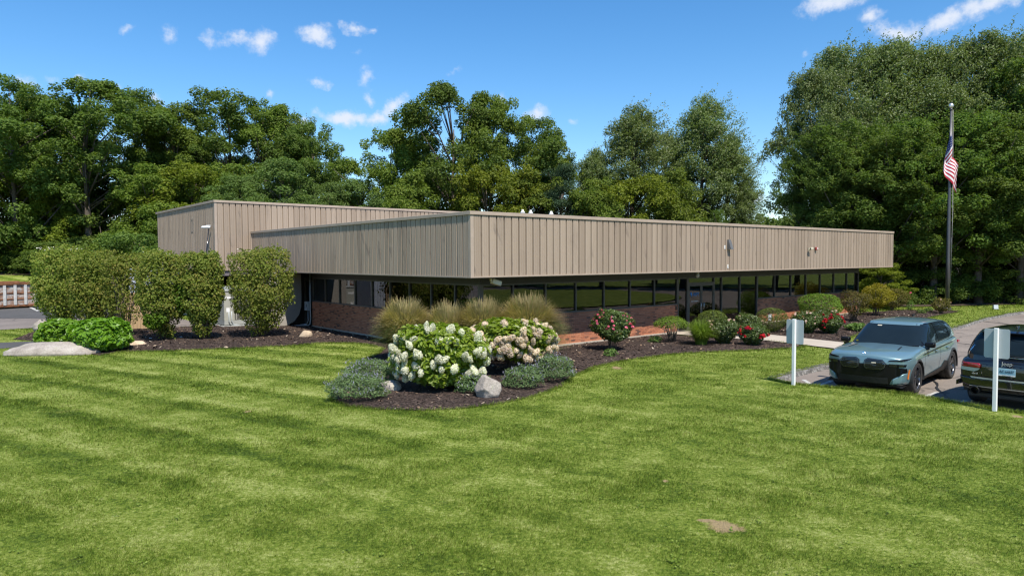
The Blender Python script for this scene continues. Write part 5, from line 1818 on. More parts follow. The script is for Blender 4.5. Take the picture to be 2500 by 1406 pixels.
# flower heads shared between the hydrangea bushes
def head_mesh(name, mat, seed, r=.115, h=.18, n=230):
    rg = np.random.default_rng(seed)
    d = rdir(rg, n)
    z = d[:, 2]
    f = np.where(z > 0, 1 - .35 * z, 1)
    P = np.column_stack([d[:, 0] * r * f, d[:, 1] * r * f, z * h * .75]) * rg.uniform(.86, 1.08, (n, 1))
    V, F = leaf_cards(P, d + rg.normal(size=(n, 3)) * .3, .062, .058, rg, .1)
    return np_mesh(name, V, F, mat)


HW = [head_mesh('flower_head', m_petw, 200 + i) for i in range(3)]
HP = [head_mesh('flower_head', m_petp, 210 + i) for i in range(3)]


def hydrangea(label, pos_, r, zc, heads, meshes, seed, nleaf, top_heads=4, face=-1.57):
    t = thing('hydrangea', label, 'shrub', (*pos_, .03), 0, 'hydrangeas in the flower island')
    P, N, rg = blob(nleaf, r, 2.2, seed, .13, .08, shell=.60, lump=.10, lf=3.4, zc=zc, upb=.7, jit=.4)
    V, F = leaf_cards(P, N, .155, .088, rg)
    part('foliage', np_mesh('foliage', V, F, m_hydl), t)
    part('stems', stems_mesh('stems', 18, zc * 1.2, r[0] * .6, .016, m_stem, seed), t)
    for i in range(heads):
        if i < top_heads:
            el = rg.uniform(.55, 1.15)
            az = rg.uniform(-3.1, .0)
        else:
            el = rg.uniform(-.65, .22) if rg.uniform() < .78 else rg.uniform(.1, .62)
            az = face + rg.uniform(-1.75, 1.75)
        d = np.array([math.cos(el) * math.cos(az), math.cos(el) * math.sin(az), math.sin(el)])
        q = d / (np.abs(d) ** 2.2).sum() ** (1 / 2.2)
        P = q * np.array(r) * rg.uniform(.97, 1.10) + np.array([0, 0, zc - .03])
        P[2] = max(P[2], .22)
        part('flower_head', meshes[i % 3], t, loc=tuple(P), rot=(rg.uniform(.2, 1.2) * -math.sin(az) * -1, rg.uniform(.2, 1.0) * math.cos(az), rg.uniform(0, 6)), scale=(rg.uniform(.5, .92), rg.uniform(.5, .92), rg.uniform(.6, 1.1)))
    return t


hydrangea('white flowered hydrangea at the front of the flower island', (-1.79, 17.40), (1.10, .90, .80), .86, 74, HW, 301, 5600, 7)
hydrangea('blush flowered hydrangea behind the white one in the flower island', (0.01, 19.85), (1.18, .9, .60), .95, 100, HP, 302, 5000, 10)


# catmint mounds
def catmint(label, pos_, r, seed):
    t = thing('catmint', label, 'perennial', (*pos_, .02), 0, 'catmint mounds in the flower island')
    n = int(5200 * r[0] * r[1] / .35)
    part('foliage', blob_mesh('foliage', m_cat, .048, .026, n, r, 2.2, seed, shell=.6, lump=.14, lf=5, zc=r[2] * .7, upb=.6, jit=.6, cut=-.4), t)
    P, N, rg = blob(int(n * .07), tuple(x * 1.05 for x in r), 2.2, seed + 1, .05, .03, shell=.85, lump=.14, lf=5, zc=r[2] * .72, cut=-.1)
    V, F = leaf_cards(P, N * .3 + rdir(rg, len(P)), .085, .02, rg, tdir=np.tile(np.array([0, 0, 1.0]), (len(P), 1)))
    tag(part('flower_spikes', np_mesh('flower_spikes', V, F, m_lav), t), kind='stuff')


catmint('front left grey green catmint mound with lavender haze', (-3.59, 16.17), (.66, .50, .34), 401)
catmint('rear left catmint mound against the ornamental grass', (-3.66, 18.26), (.72, .60, .36), 403)
catmint('right catmint mound beside the angular boulder', (0.27, 17.46), (.50, .42, .34), 405)
catmint('far right catmint mound at the rim of the flower island', (1.09, 18.49), (.55, .50, .40), 407)
catmint('low catmint tuft in the shade under the white hydrangea', (-0.95, 16.85), (.42, .36, .28), 409)


# ornamental grasses
def grass_clump(n, rb, h, spread, w, seed, mat, name, hvar=.3, seg=4, droop=.55, start=0.0, hmin=.6):
    rg = np.random.default_rng(seed)
    a = rg.uniform(0, 2 * np.pi, n)
    b = rb * np.sqrt(rg.uniform(0, 1, n))
    sp = spread * rg.uniform(.15, 1.0, n) ** .8
    hh = h * rg.uniform(hmin, 1.0, n)
    side = np.column_stack([-np.sin(a), np.cos(a), 0 * a])
    out = np.column_stack([np.cos(a), np.sin(a), 0 * a])
    Vs = []
    for i in range(seg + 1):
        t = start + (1 - start) * i / seg
        c = out * (b + sp * t ** 1.7)[:, None]
        c[:, 2] = hh * (t * (1 + droop * .6) - droop * .6 * t ** 3 * (sp / spread) * 1.6)
        ww = w * (1 - .85 * (i / seg))
        Vs.append(np.stack([c - side * ww, c + side * ww], 1))
    V = np.stack(Vs, 1).reshape(n, -1, 3)
    V += rg.normal(size=(n, 1, 3)) * .01
    k = 2 * (seg + 1)
    fq = np.array([[2 * i, 2 * i + 1, 2 * i + 3, 2 * i + 2] for i in range(seg)])
    F = (np.arange(n)[:, None, None] * k + fq[None]).reshape(-1, 4)
    return np_mesh(name, V.reshape(-1, 3), F, mat)


def miscanthus(label, pos_, h, spread, seed, n=6000):
    t = thing('ornamental_grass', label, 'ornamental grass', (*pos_, .02), 0, 'tall ornamental grasses behind the hydrangeas')
    part('blades', grass_clump(n, .30, h * .88, spread * 1.05, .009, seed, m_blade1, 'blades', droop=.9, hmin=.4), t)
    part('plumes', grass_clump(int(n * .9), .28, h * 1.02, spread * 1.0, .013, seed + 1, m_plume, 'plumes', droop=.6, start=.5, hmin=.55), t)


miscanthus('left clump of tall tan plumed grass behind the hydrangeas', (-3.43, 22.55), 1.70, .95, 501)
miscanthus('second clump of tan plumed grass, behind the gap between hydrangeas', (-2.01, 22.14), 1.62, .75, 503, 4500)
miscanthus('third clump of tan plumed grass, left of the tallest clump', (-0.91, 21.93), 1.72, .85, 505)
miscanthus('tallest right clump of tan plumed grass leaning over the brick base', (0.50, 22.06), 1.80, 1.15, 507, 7500)
t = thing('fountain_grass', 'bright green fountain grass clump left of the entrance path', 'ornamental grass', (*(6.95, 25.88), .02))
part('blades', grass_clump(1500, .18, .85, .62, .013, 520, m_lgrass, 'blades', droop=.8, hmin=.5), t)


# roses and other bed shrubs
def petal_mesh(name, mat, seed, r=.05, n=16):
    rg = np.random.default_rng(seed)
    d = rdir(rg, n)
    d[:, 2] = np.abs(d[:, 2]) * .8
    V, F = leaf_cards(d * r * .55, d + np.array([0, 0, .4]), r * 1.25, r * 1.1, rg, .15)
    return np_mesh(name, V, F, mat)


FPK = [petal_mesh('flower', m_pink, i) for i in range(3)]
FRD = [petal_mesh('flower', m_red, i + 5) for i in range(3)]
FPL = [petal_mesh('flower', m_pale, i + 9) for i in range(3)]


def shrub(name, label, pos_, r, mat, seed, n, leaf, wid, pw=2.2, lump=.12, shell=.6, taper=.55, zc=None, cat='shrub', flowers=None, nf=0, fs=1.0, group='shrubs in the entrance beds', stems=9, felev=(-.1, 1.1), cluster=1, cut=-1.0, upb=.35):
    t = thing(name, label, cat, (*pos_, .03), seed * .7, group)
    zc = r[2] if zc is None else zc
    part('foliage', blob_mesh('foliage', mat, leaf, wid, n, r, pw, seed, shell=shell, lump=lump, taper=taper, zc=zc, cut=cut, upb=upb), t)
    if stems:
        part('stems', stems_mesh('stems', stems, zc + r[2] * .6, r[0] * .6, .012 + .008 * r[0], m_stem, seed), t)
    rg = np.random.default_rng(seed + 1000)
    i = 0
    while i < nf:
        el = rg.uniform(*felev)
        az = -1.57 - seed * .7 + rg.uniform(-1.9, 1.9)
        c = np.array([math.cos(el) * math.cos(az), math.cos(el) * math.sin(az), math.sin(el)])
        for j in range(rg.integers(1, cluster + 1)):
            d = unit(c + rg.normal(size=3) * .11 * (cluster > 1))
            P = d * np.array(r) * rg.uniform(1.0, 1.10) + np.array([0, 0, zc])
            part('flower', flowers[i % 3], t, loc=tuple(P), rot=(rg.uniform(-.8, .8), rg.uniform(-.8, .8), 0), scale=fs * rg.uniform(.7, 1.25))
            i += 1
    return t


shrub('rose_bush', 'tall pink rose bush standing alone in front of the brick wall', (3.49, 24.51), (.70, .66, .56), m_rose, 601, 4300, .085, .055, lump=.14, taper=.45, zc=.86, flowers=FPK, nf=34, fs=1.15, cat='rose bush', stems=14)
shrub('twiggy_shrub', 'half bare twiggy clipped shrub right of the pink rose bush', (6.08, 26.79), (.66, .6, .40), m_azal, 603, 2300, .065, .038, lump=.1, zc=.62, shell=.7, taper=.8, stems=26, cut=-.05)
shrub('rose_bush', 'pale blooming rose bush right of the bright green fountain grass', (7.85, 26.21), (.60, .56, .46), m_rose, 605, 3000, .085, .055, zc=.52, flowers=FPL, nf=12, cat='rose bush')
shrub('boxwood', 'clipped round boxwood dome in front of the glass doors', (8.55, 30.07), (.62, .62, .46), m_box, 607, 4200, .05, .034, pw=2.3, lump=.02, shell=.85, taper=.9, zc=.52, stems=5)
shrub('rose_bush', 'leafy rose bush without blooms beside the small white notice', (9.62, 28.91), (.62, .56, .42), m_rose, 609, 2800, .085, .055, zc=.50, flowers=FPL, nf=4, cat='rose bush')
shrub('rose_bush', 'small rose bush with clusters of red blooms at the path edge', (8.83, 25.80), (.52, .48, .40), m_rose, 611, 2500, .08, .05, zc=.42, flowers=FRD, nf=26, fs=1.15, cluster=4, cat='rose bush')
shrub('boxwood', 'clipped round boxwood dome beside the path, right of the entrance', (11.23, 30.45), (.64, .64, .50), m_box, 613, 4400, .05, .034, pw=2.4, lump=.02, shell=.85, taper=.85, zc=.54, stems=5)
shrub('rose_bush', 'pale blooming bush left of the wide red rose bush', (12.39, 29.73), (.62, .6, .46), m_rose, 615, 2800, .085, .055, zc=.50, flowers=FPL, nf=12, cat='rose bush')
shrub('rose_bush', 'wide rose bush covered in red blooms on the right of the path', (13.37, 29.69), (.60, .55, .42), m_rose, 617, 3000, .08, .05, zc=.44, flowers=FRD, nf=60, fs=1.1, cluster=5, cat='rose bush')
shrub('azalea', 'large rounded green shrub against the shaded brick wall', (15.26, 34.94), (1.0, .85, .60), m_azal, 619, 4800, .075, .042, pw=2.5, lump=.08, shell=.75, taper=.8, zc=.82, stems=8)
shrub('rose_bush', 'pale blooming shrub in front of the large rounded shrub', bl(18.6, -1.9), (.80, .6, .40), m_rose, 621, 2600, .085, .055, zc=.45, flowers=FPL, nf=10, cat='rose bush')
shrub('twiggy_shrub', 'sparse upright twiggy shrub near the right end of the wall', (17.12, 35.30), (.78, .7, .60), m_olive, 623, 2300, .085, .045, lump=.2, zc=.95, taper=.35, stems=18)
shrub('golden_shrub', 'golden yellow shrub with a short trunk in the right bed', (20.01, 38.67), (.98, .9, .62), m_gold, 625, 3400, .10, .055, lump=.16, zc=1.06, taper=.35, stems=12)
shrub('rhododendron', 'reddish green shrub with one pink bloom behind the golden shrub', (23.31, 43.12), (1.0, .9, .56), m_olive, 627, 2800, .09, .05, zc=.7, flowers=FPK, nf=1, fs=1.6)
shrub('barberry', 'small russet shrub at the foot of the flagpole', (24.43, 40.14), (.50, .46, .40), m_olive, 629, 1500, .075, .045, zc=.46, lump=.2, flowers=FPL, nf=3)
shrub('hosta', 'low leafy perennial on the mulch left of the blue-green car roof', (15.17, 30.96), (.50, .46, .16), m_hosta, 631, 420, .15, .085, zc=.16, taper=1, stems=0, cat='perennial', upb=.9)
for k, (q, lab) in enumerate((((24.32, 43.05), 'tiny upright plant in the right bed near the trees'), ((23.16, 39.92), 'tiny hosta left of the flagpole on the mulch'), ((24.49, 41.38), 'tiny bright plant next to the russet shrub'), ((3.22, 23.08), 'small patch of low greenery at the bed edge by the pink rose'), ((5.46, 26.82), 'tiny weed on the mulch left of the twiggy shrub'))):
    shrub('small_plant', lab, q, (.26, .22, .14) if k else (.2, .2, .34), m_hosta, 641 + k, 140, .12, .05, zc=.12 if k else .3, taper=1, stems=0, cat='plant', upb=.8, group='small plants on the mulch')

# ------------------------------------------------------------------ cars (x forward, y left, z up)


def catmull(P, n):
    """resample rows of control points (k, ...) to n rows with Catmull-Rom"""
    P = np.asarray(P, float)
    k = len(P)
    t = np.linspace(0, k - 1, n)
    i = np.clip(np.floor(t).astype(int), 0, k - 2)
    f = (t - i).reshape(-1, *([1] * (P.ndim - 1)))
    p0, p1, p2, p3 = P[np.maximum(i - 1, 0)], P[i], P[i + 1], P[np.minimum(i + 2, k - 1)]
    return .5 * (2 * p1 + (p2 - p0) * f + (2 * p0 - 5 * p1 + 4 * p2 - p3) * f * f + (3 * p1 - p0 - 3 * p2 + p3) * f ** 3)


def car_lower(stations, prof, sweep_f, sweep_r, nx=64, nr=40):
    """stations: (x, w, zb, zs, zc); prof(w, zb, zs, zc) -> half ring of (y, z)"""
    rings = []
    for (x, w, zb, zs, zc) in stations:
        h = np.array(prof(w, zb, zs, zc))
        rings.append(np.column_stack([np.full(len(h), x), h]))
    A = catmull(np.array(rings), nx)                      # along the length
    B = np.array([catmull(a, nr) for a in A])             # around the half ring
    x0, x1 = stations[0][0], stations[-1][0]
    X, Y = B[..., 0], B[..., 1]
    yn = np.abs(Y) / 1.0
    f = sstep(x0 - 1.1, x0, X)
    r = sstep(x1 + .9, x1, X)
    B[..., 0] = X - sweep_f * f * yn ** 2.6 + sweep_r * r * yn ** 2.6
    V, F = [], []
    n, m = B.shape[:2]
    full = np.concatenate([B, (B * np.array([1, -1, 1]))[:, -2:0:-1]], 1)
    M = full.shape[1]
    V = full.reshape(-1, 3)
    for i in range(n - 1):
        for j in range(M):
            j2 = (j + 1) % M
            F.append((i * M + j, i * M + j2, (i + 1) * M + j2, (i + 1) * M + j))
    V = list(map(tuple, V))
    for end, sgn in ((0, 1), (n - 1, -1)):          # close nose and tail with shrinking rings
        prev = list(range(end * M, end * M + M))
        ring = full[end]
        ctr = np.array([ring[:, 0].max() if sgn > 0 else ring[:, 0].min(), 0, ring[:, 2].mean()])
        for k in (.93, .8, .6, .35, .12):
            q = ctr + (ring - ctr) * k
            q[:, 0] = ring[:, 0] + (ctr[0] - ring[:, 0]) * (1 - k ** 2.6) + sgn * .03 * (1 - k * k)
            o = len(V)
            V += list(map(tuple, q))
            for j in range(M):
                j2 = (j + 1) % M
                F.append((o + j, o + j2, prev[j2], prev[j]) if sgn > 0 else (prev[j], prev[j2], o + j2, o + j))
            prev = list(range(o, o + M))
        F.append(tuple(reversed(prev)) if sgn > 0 else tuple(prev))
    return V, F


def boolean_cut(me, cutters):
    o = bpy.data.objects.new('tmp_body', me)
    COL.objects.link(o)
    tmp = []
    for c in cutters:
        co = bpy.data.objects.new('tmp_cut', c)
        COL.objects.link(co)
        tmp.append(co)
        md = o.modifiers.new('cut', 'BOOLEAN')
        md.operation = 'DIFFERENCE'
        md.object = co
        md.solver = 'EXACT'
    dg = bpy.context.evaluated_depsgraph_get()
    dg.update()
    out = bpy.data.meshes.new_from_object(o.evaluated_get(dg))
    bpy.data.objects.remove(o)
    for co in tmp:
        bpy.data.objects.remove(co)
    return out


def cyl_y(x, z, r, y0, y1, seg=36):
    V = [(x + r * math.cos(2 * math.pi * k / seg), y, z + r * math.sin(2 * math.pi * k / seg)) for y in (y0, y1) for k in range(seg)]
    F = [(k, (k + 1) % seg, seg + (k + 1) % seg, seg + k) for k in range(seg)]
    F += [tuple(reversed(range(seg))), tuple(range(seg, 2 * seg))]
    me = py_mesh('tmp_cyl', V, F)
    bm = bmesh.new()
    bm.from_mesh(me)
    bmesh.ops.recalc_face_normals(bm, faces=bm.faces)
    bm.to_mesh(me)
    bm.free()
    return me


class Cabin:
    """greenhouse: plan outlines stacked in height; t = 0 beltline .. 1 roof edge"""

    def __init__(s, rows, n=5.0, belt=lambda x: 0.0):
        s.rows = np.array(rows, float)   # t, z, xf, xr, hw
        s.n = n
        s.belt = belt

    def at(s, t):
        return [float(np.interp(t, s.rows[:, 0], s.rows[:, i])) for i in range(1, 5)]

    def side(s, x, t, off=0.0, sg=1):
        z, xf, xr, hw = s.at(t)
        xc, a = (xf + xr) / 2, (xf - xr) / 2
        u = min(1, abs((x - xc) / a))
        y = hw * (1 - u ** s.n) ** (1 / s.n)
        return (x, sg * (y + off), z + s.belt(x) * (1 - t) + s.roofdz(x) * t + off * .35)

    def end(s, y, t, off=0.0, front=True):
        z, xf, xr, hw = s.at(t)
        xc, a = (xf + xr) / 2, (xf - xr) / 2
        v = min(1, abs(y / hw))
        dx = a * (1 - v ** s.n) ** (1 / s.n)
        x = xc + dx + off if front else xc - dx - off
        return (x, y, z + s.belt(x) * (1 - t) + s.roofdz(x) * t + off * .5)

    def shell(s, name, mat, nt_=14, seg=72):
        V, F = [], []
        ts = np.linspace(0, 1, nt_)
        z1, xf, xr, hw = s.at(1)
        lv = []
        for t in ts:
            lv.append((t, 1.0, 0.0))
        for k in (.93, .82, .65, .42, .18):
            lv.append((1, k, s.crown * (1 - k ** 2.4)))
        for (t, k, dz) in lv:
            z, xf, xr, hw = s.at(t)
            xc, a = (xf + xr) / 2, (xf - xr) / 2
            for j in range(seg):
                an = 2 * math.pi * j / seg
                c, d = math.cos(an), math.sin(an)
                q = (abs(c) ** s.n + abs(d) ** s.n) ** (-1 / s.n)
                x, y = xc + a * k * c * q, hw * k * d * q
                V.append((x, y, z + s.belt(x) * (1 - t) + dz + s.roofdz(x) * t))
        L_ = len(lv)
        for i in range(L_ - 1):
            for j in range(seg):
                j2 = (j + 1) % seg
                F.append((i * seg + j, i * seg + j2, (i + 1) * seg + j2, (i + 1) * seg + j))
        F.append(tuple((L_ - 1) * seg + j for j in range(seg)))
        return py_mesh(name, V, F, mat, True)

    crown = .06
    roofdz = staticmethod(lambda x: 0.0)


def grid_patch(name, fn, us, vs, mat, sm=True):
    """surface patch through fn(u, v)"""
    V = [fn(u, v) for u in us for v in vs]
    k = len(vs)
    F = [(i * k + j, i * k + j + 1, (i + 1) * k + j + 1, (i + 1) * k + j) for i in range(len(us) - 1) for j in range(k - 1)]
    return py_mesh(name, V, F, mat, sm)


def drape(name, poly, bvh, axis, off, th, mat, res=.05, sm=False):
    """a flat outline laid onto a car's surface as a thin solid; axis = '+x', '-x', '+y', '+z' it is looked at from"""
    bm = bmesh.new()
    f = bm.faces.new([bm.verts.new((a, b, 0)) for a, b in poly])
    bmesh.ops.triangulate(bm, faces=[f])
    for _ in range(7):
        es = [e for e in bm.edges if e.calc_length() > res]
        if not es:
            break
        bmesh.ops.subdivide_edges(bm, edges=es, cuts=1)
        bmesh.ops.triangulate(bm, faces=[f_ for f_ in bm.faces if len(f_.verts) > 3])
    D_ = {'+x': Vector((1, 0, 0)), '-x': Vector((-1, 0, 0)), '+y': Vector((0, 1, 0)), '-y': Vector((0, -1, 0)), '+z': Vector((0, 0, 1))}[axis]
    mk = {'x': lambda a, b: Vector((0, a, b)), 'y': lambda a, b: Vector((a, 0, b)), 'z': lambda a, b: Vector((a, b, 0))}[axis[1]]
    last = None
    miss = []
    base = {}
    for v in bm.verts:
        o = mk(v.co.x, v.co.y) + D_ * 6
        h = bvh.ray_cast(o, -D_)
        if h[0] is None:
            miss.append((v, mk(v.co.x, v.co.y)))
        else:
            base[v] = h[0] + D_ * off
    top_ = max((c.dot(D_) for c in base.values()), default=2.0)
    for v, q in miss:
        base[v] = q + D_ * (top_ - .05)
    for v, c in list(base.items()):                 # do not follow the surface where it turns away under the car
        k = c.dot(D_)
        if k < top_ - .16 and axis[1] == 'x' and abs(c.y) < .86:
            base[v] = c + D_ * (top_ - .16 - k)
    for v, c in base.items():
        v.co = c
    r = bmesh.ops.extrude_face_region(bm, geom=list(bm.faces))
    for e in r['geom']:
        if isinstance(e, bmesh.types.BMVert):
            e.co += D_ * th
    return bm_mesh(name, bm, mat, sm)


def wheel(parent, x, y, z, R, w, mt, mrim, mdark, sg, spokes=5, hub=None):
    prof = [(R * .70, -w * .42), (R * .80, -w * .5), (R * .94, -w * .48), (R * .995, -w * .36), (R, 0), (R * .995, w * .36), (R * .94, w * .48), (R * .80, w * .5), (R * .70, w * .42)]
    o = part('wheel', lathe_mesh('wheel', prof, mt, 40, 'Y'), parent, loc=(x, y, z))
    part('rim', lathe_mesh('rim', [(R * .66, -w * .4), (R * .70, -w * .44), (R * .72, w * .40), (R * .745, w * .45), (R * .70, w * .47), (R * .67, w * .38), (R * .66, -.2 * w)], mrim, 36, 'Y'), o, rot=(0, 0, 0 if sg > 0 else math.pi))
    part('brake_disc', lathe_mesh('brake_disc', [(.001, -.02), (R * .5, -.02), (R * .5, .0), (.001, .0)], mdark, 24, 'Y'), o)
    bm = bmesh.new()
    for k in range(spokes):
        for d in (-.16, .16):
            a = 2 * math.pi * k / spokes
            p0 = Vector((math.cos(a) * R * .12, 0, math.sin(a) * R * .12))
            p1 = Vector((math.cos(a + d) * R * .70, 0, math.sin(a + d) * R * .70))
            t = (p1 - p0).normalized()
            s_ = Vector((-t.z, 0, t.x))
            vs = []
            for p_, ww, yy in ((p0, .030, .30), (p1, .022, .40)):
                for e in (-1, 1):
                    for dy in (0, -.035):
                        vs.append(bm.verts.new(p_ + s_ * e * ww + Vector((0, sg * (w * yy + dy), 0))))
            for f in ((0, 2, 6, 4), (1, 5, 7, 3), (0, 4, 5, 1), (2, 3, 7, 6), (0, 1, 3, 2), (4, 6, 7, 5)):
                bm.faces.new([vs[i] for i in f])
    part('spokes', bm_mesh('spokes', bm, mrim), o)
    part('hub_cap', lathe_mesh('hub_cap', [(.001, sg * w * .34), (R * .10, sg * w * .34), (R * .13, sg * w * .26), (R * .13, 0)], hub or mrim, 16, 'Y'), o)
    return o


def arch_trim(parent, x, z, r0, r1, y0, y1, mat, a0=-12, a1=192, flip=False):
    V, F = [], []
    n = 26
    for k in range(n + 1):
        a = R_(a0 + (a1 - a0) * k / n)
        for rr, yy in ((r0, y0), (r0, y1), (r1, y1 - .012 * (1 if y1 > 0 else -1)), (r1, y0)):
            V.append((x + rr * math.cos(a), yy, z + rr * math.sin(a)))
    for k in range(n):
        for j in range(4):
            j2 = (j + 1) % 4
            F.append((k * 4 + j, k * 4 + j2, k * 4 + 4 + j2, k * 4 + 4 + j))
    F += [(0, 1, 2, 3), (n * 4 + 3, n * 4 + 2, n * 4 + 1, n * 4)]
    return part('arch_trim', py_mesh('arch_trim', V, F, mat), parent)


def car_paint(name, c, metal=.35, rough=.32, flake=.0):
    m, nt, p = new_mat(name)
    nt.links.new(ramp(nt, noise(nt, objpos(nt), 1.2, 3), [(.3, tuple(x * .96 for x in c)), (.7, tuple(x * 1.04 for x in c))]), p.inputs['Base Color'])
    p.inputs['Metallic'].default_value = metal
    p.inputs['Roughness'].default_value = rough
    p.inputs['Coat Weight'].default_value = 1.0
    p.inputs['Coat Roughness'].default_value = .02
    return m


m_teal = car_paint('blue_green_paint', (.150, .250, .280), .28, .33)
m_blackp = car_paint('black_paint', (.006, .006, .007), .0, .25)
m_gloss = smat('gloss_black', (.007, .007, .008), .2, spec=.22, var=.05)
m_satin = smat('satin_black', (.014, .014, .015), .45, spec=.25, var=.1)
m_plastic = smat('black_plastic', (.03, .03, .031), .6, var=.1)
m_tyre = smat('tyre_rubber', (.028, .026, .025), .85, var=.15, bmp=.3, bscale=60)
m_chrome = smat('chrome', (.75, .75, .76), .12, metal=1.0, var=.03)
m_strip = smat('satin_bright_trim', (.55, .55, .56), .3, metal=.35, var=.03)
m_rimm = smat('dark_rim', (.16, .16, .17), .25, metal=.9, var=.05)
m_orange = smat('amber_reflector', (.75, .20, .02), .3, var=.05)
m_tail = smat('red_lens', (.32, .010, .014), .15, coat=.8, var=.08)
m_clear = smat('clear_lens', (.55, .54, .46), .15, coat=.8, var=.08)
m_carglass = glass_mat('car_glass', (.20, .22, .22), 1.0, 1.6)
m_seat = smat('seat_leather', (.055, .055, .057), .6, var=.1)
m_plate = smat('plate_blue', (.30, .50, .62), .4, var=.06)
m_ink = smat('plate_ink', (.015, .03, .06), .5)


def std_prof(w, zb, zs, zc):
    return [(0, zb), (.55 * w, zb), (.86 * w, zb + .02), (.945 * w, zb + .12), (.965 * w, .52), (w, .74), (.992 * w, .88),
            (.968 * w, zs - .05), (.925 * w, zs), (.82 * w, zs + (zc - zs) * .45), (.55 * w, zc - .012), (.25 * w, zc + .004), (0, zc)]


def round_box(name, x0, x1, y0, y1, z0, z1, mat, bev):
    bm = bmesh.new()
    add_box(bm, x0, x1, y0, y1, z0, z1)
    bmesh.ops.bevel(bm, geom=list(bm.edges), offset=bev, segments=4, affect='EDGES', profile=.6)
    return bm_mesh(name, bm, mat, True)


# ---- the blue-green car, facing the camera
GZ = PZ
XF, XRW = 1.56, -1.545
t = CAR1 = thing('parked_car', 'blue-green luxury SUV facing the lawn with large twin black grilles', 'car', (10.20, 18.67, GZ), R_(180 + 44.5), 'cars parked by the lawn')
t.scale = (.97, .97, .97)
st = [(2.545, .86, .36, .86, .93), (2.53, .90, .30, .90, .975), (2.46, .94, .27, .935, 1.01), (2.30, .97, .25, .97, 1.045), (1.95, 1.0, .24, 1.01, 1.085), (1.5, 1.0, .24, 1.04, 1.115),
      (1.0, .995, .25, 1.07, 1.135), (.3, .99, .26, 1.09, 1.14), (-.5, .99, .27, 1.11, 1.14), (-1.3, .995, .28, 1.13, 1.16), (-1.9, .985, .30, 1.14, 1.18), (-2.3, .96, .34, 1.12, 1.17), (-2.48, .92, .40, 1.06, 1.12), (-2.55, .86, .46, .98, 1.04)]
V, F = car_lower(st, std_prof, .30, .26)
body0 = py_mesh('body', V, F)
bm = bmesh.new()
bm.from_mesh(body0)
bmesh.ops.recalc_face_normals(bm, faces=bm.faces)
bm.to_mesh(body0)
bvh1 = BVHTree.FromBMesh(bm)
bm.free()
body = boolean_cut(body0, [cyl_y(XF, .40, .435, .58, 1.4), cyl_y(XF, .40, .435, -1.4, -.58), cyl_y(XRW, .40, .435, .58, 1.4), cyl_y(XRW, .40, .435, -1.4, -.58)])
body.name = 'body'
smooth(body)
body.materials.clear()
body.materials.append(m_teal)
bo = part('body', body, t)
md = bo.modifiers.new('edges', 'EDGE_SPLIT')
md.split_angle = R_(38)
for x in (XF, XRW):
    for sg in (1, -1):
        wheel(t, x, sg * .835, .395, .395, .29, m_tyre, m_rimm, m_satin, sg)
        arch_trim(t, x, .40, .425, .475, sg * .90, sg * 1.008, m_plastic)
        part('wheel_well', lathe_mesh('wheel_well', [(.432, .10), (.432, -.19), (.001, -.19)], m_plastic, 30, 'Y'), t, loc=(x, sg * .775, .40), rot=(0, 0, 0 if sg > 0 else math.pi))
cb = Cabin([(0, 1.085, 1.12, -2.46, .935), (.3, 1.25, .86, -2.40, .885), (.6, 1.42, .58, -2.26, .825), (.85, 1.555, .33, -2.06, .765), (1, 1.625, .17, -1.90, .715)], 5.5, lambda x: .055 * max(0, -x) / 1.0 if x > -2.3 else .10)
cb.crown = .065
cb.roofdz = staticmethod(lambda x: .02 - .045 * max(0, (-x - .9)) ** 1.3)
part('roof', cb.shell('roof', m_teal), t)
ys = np.linspace(-1, 1, 25)
ts = np.linspace(0, 1, 11)


def wsh(k0, k1, t0, t1, off, front=True):
    def fn(u, v):
        tt = t0 + (t1 - t0) * v
        hw = cb.at(tt)[3] * (k0 + (k1 - k0) * v)
        return cb.end(u * hw, tt, off, front)
    return fn


part('windscreen_surround', grid_patch('windscreen_surround', wsh(.93, .90, .03, .875, .004), ys, ts, m_gloss), t)
part('windscreen', grid_patch('windscreen', wsh(.905, .875, .06, .85, .010), ys, ts, m_gloss), t)
part('rear_window', grid_patch('rear_window', wsh(.86, .84, .30, .92, .008, False), ys, ts, m_gloss), t)
m_wsg = smat('windscreen_tint', (.010, .017, .022), .03, coat=.0, spec=.22, var=.1)
t.children[-2].data.materials[0] = m_wsg
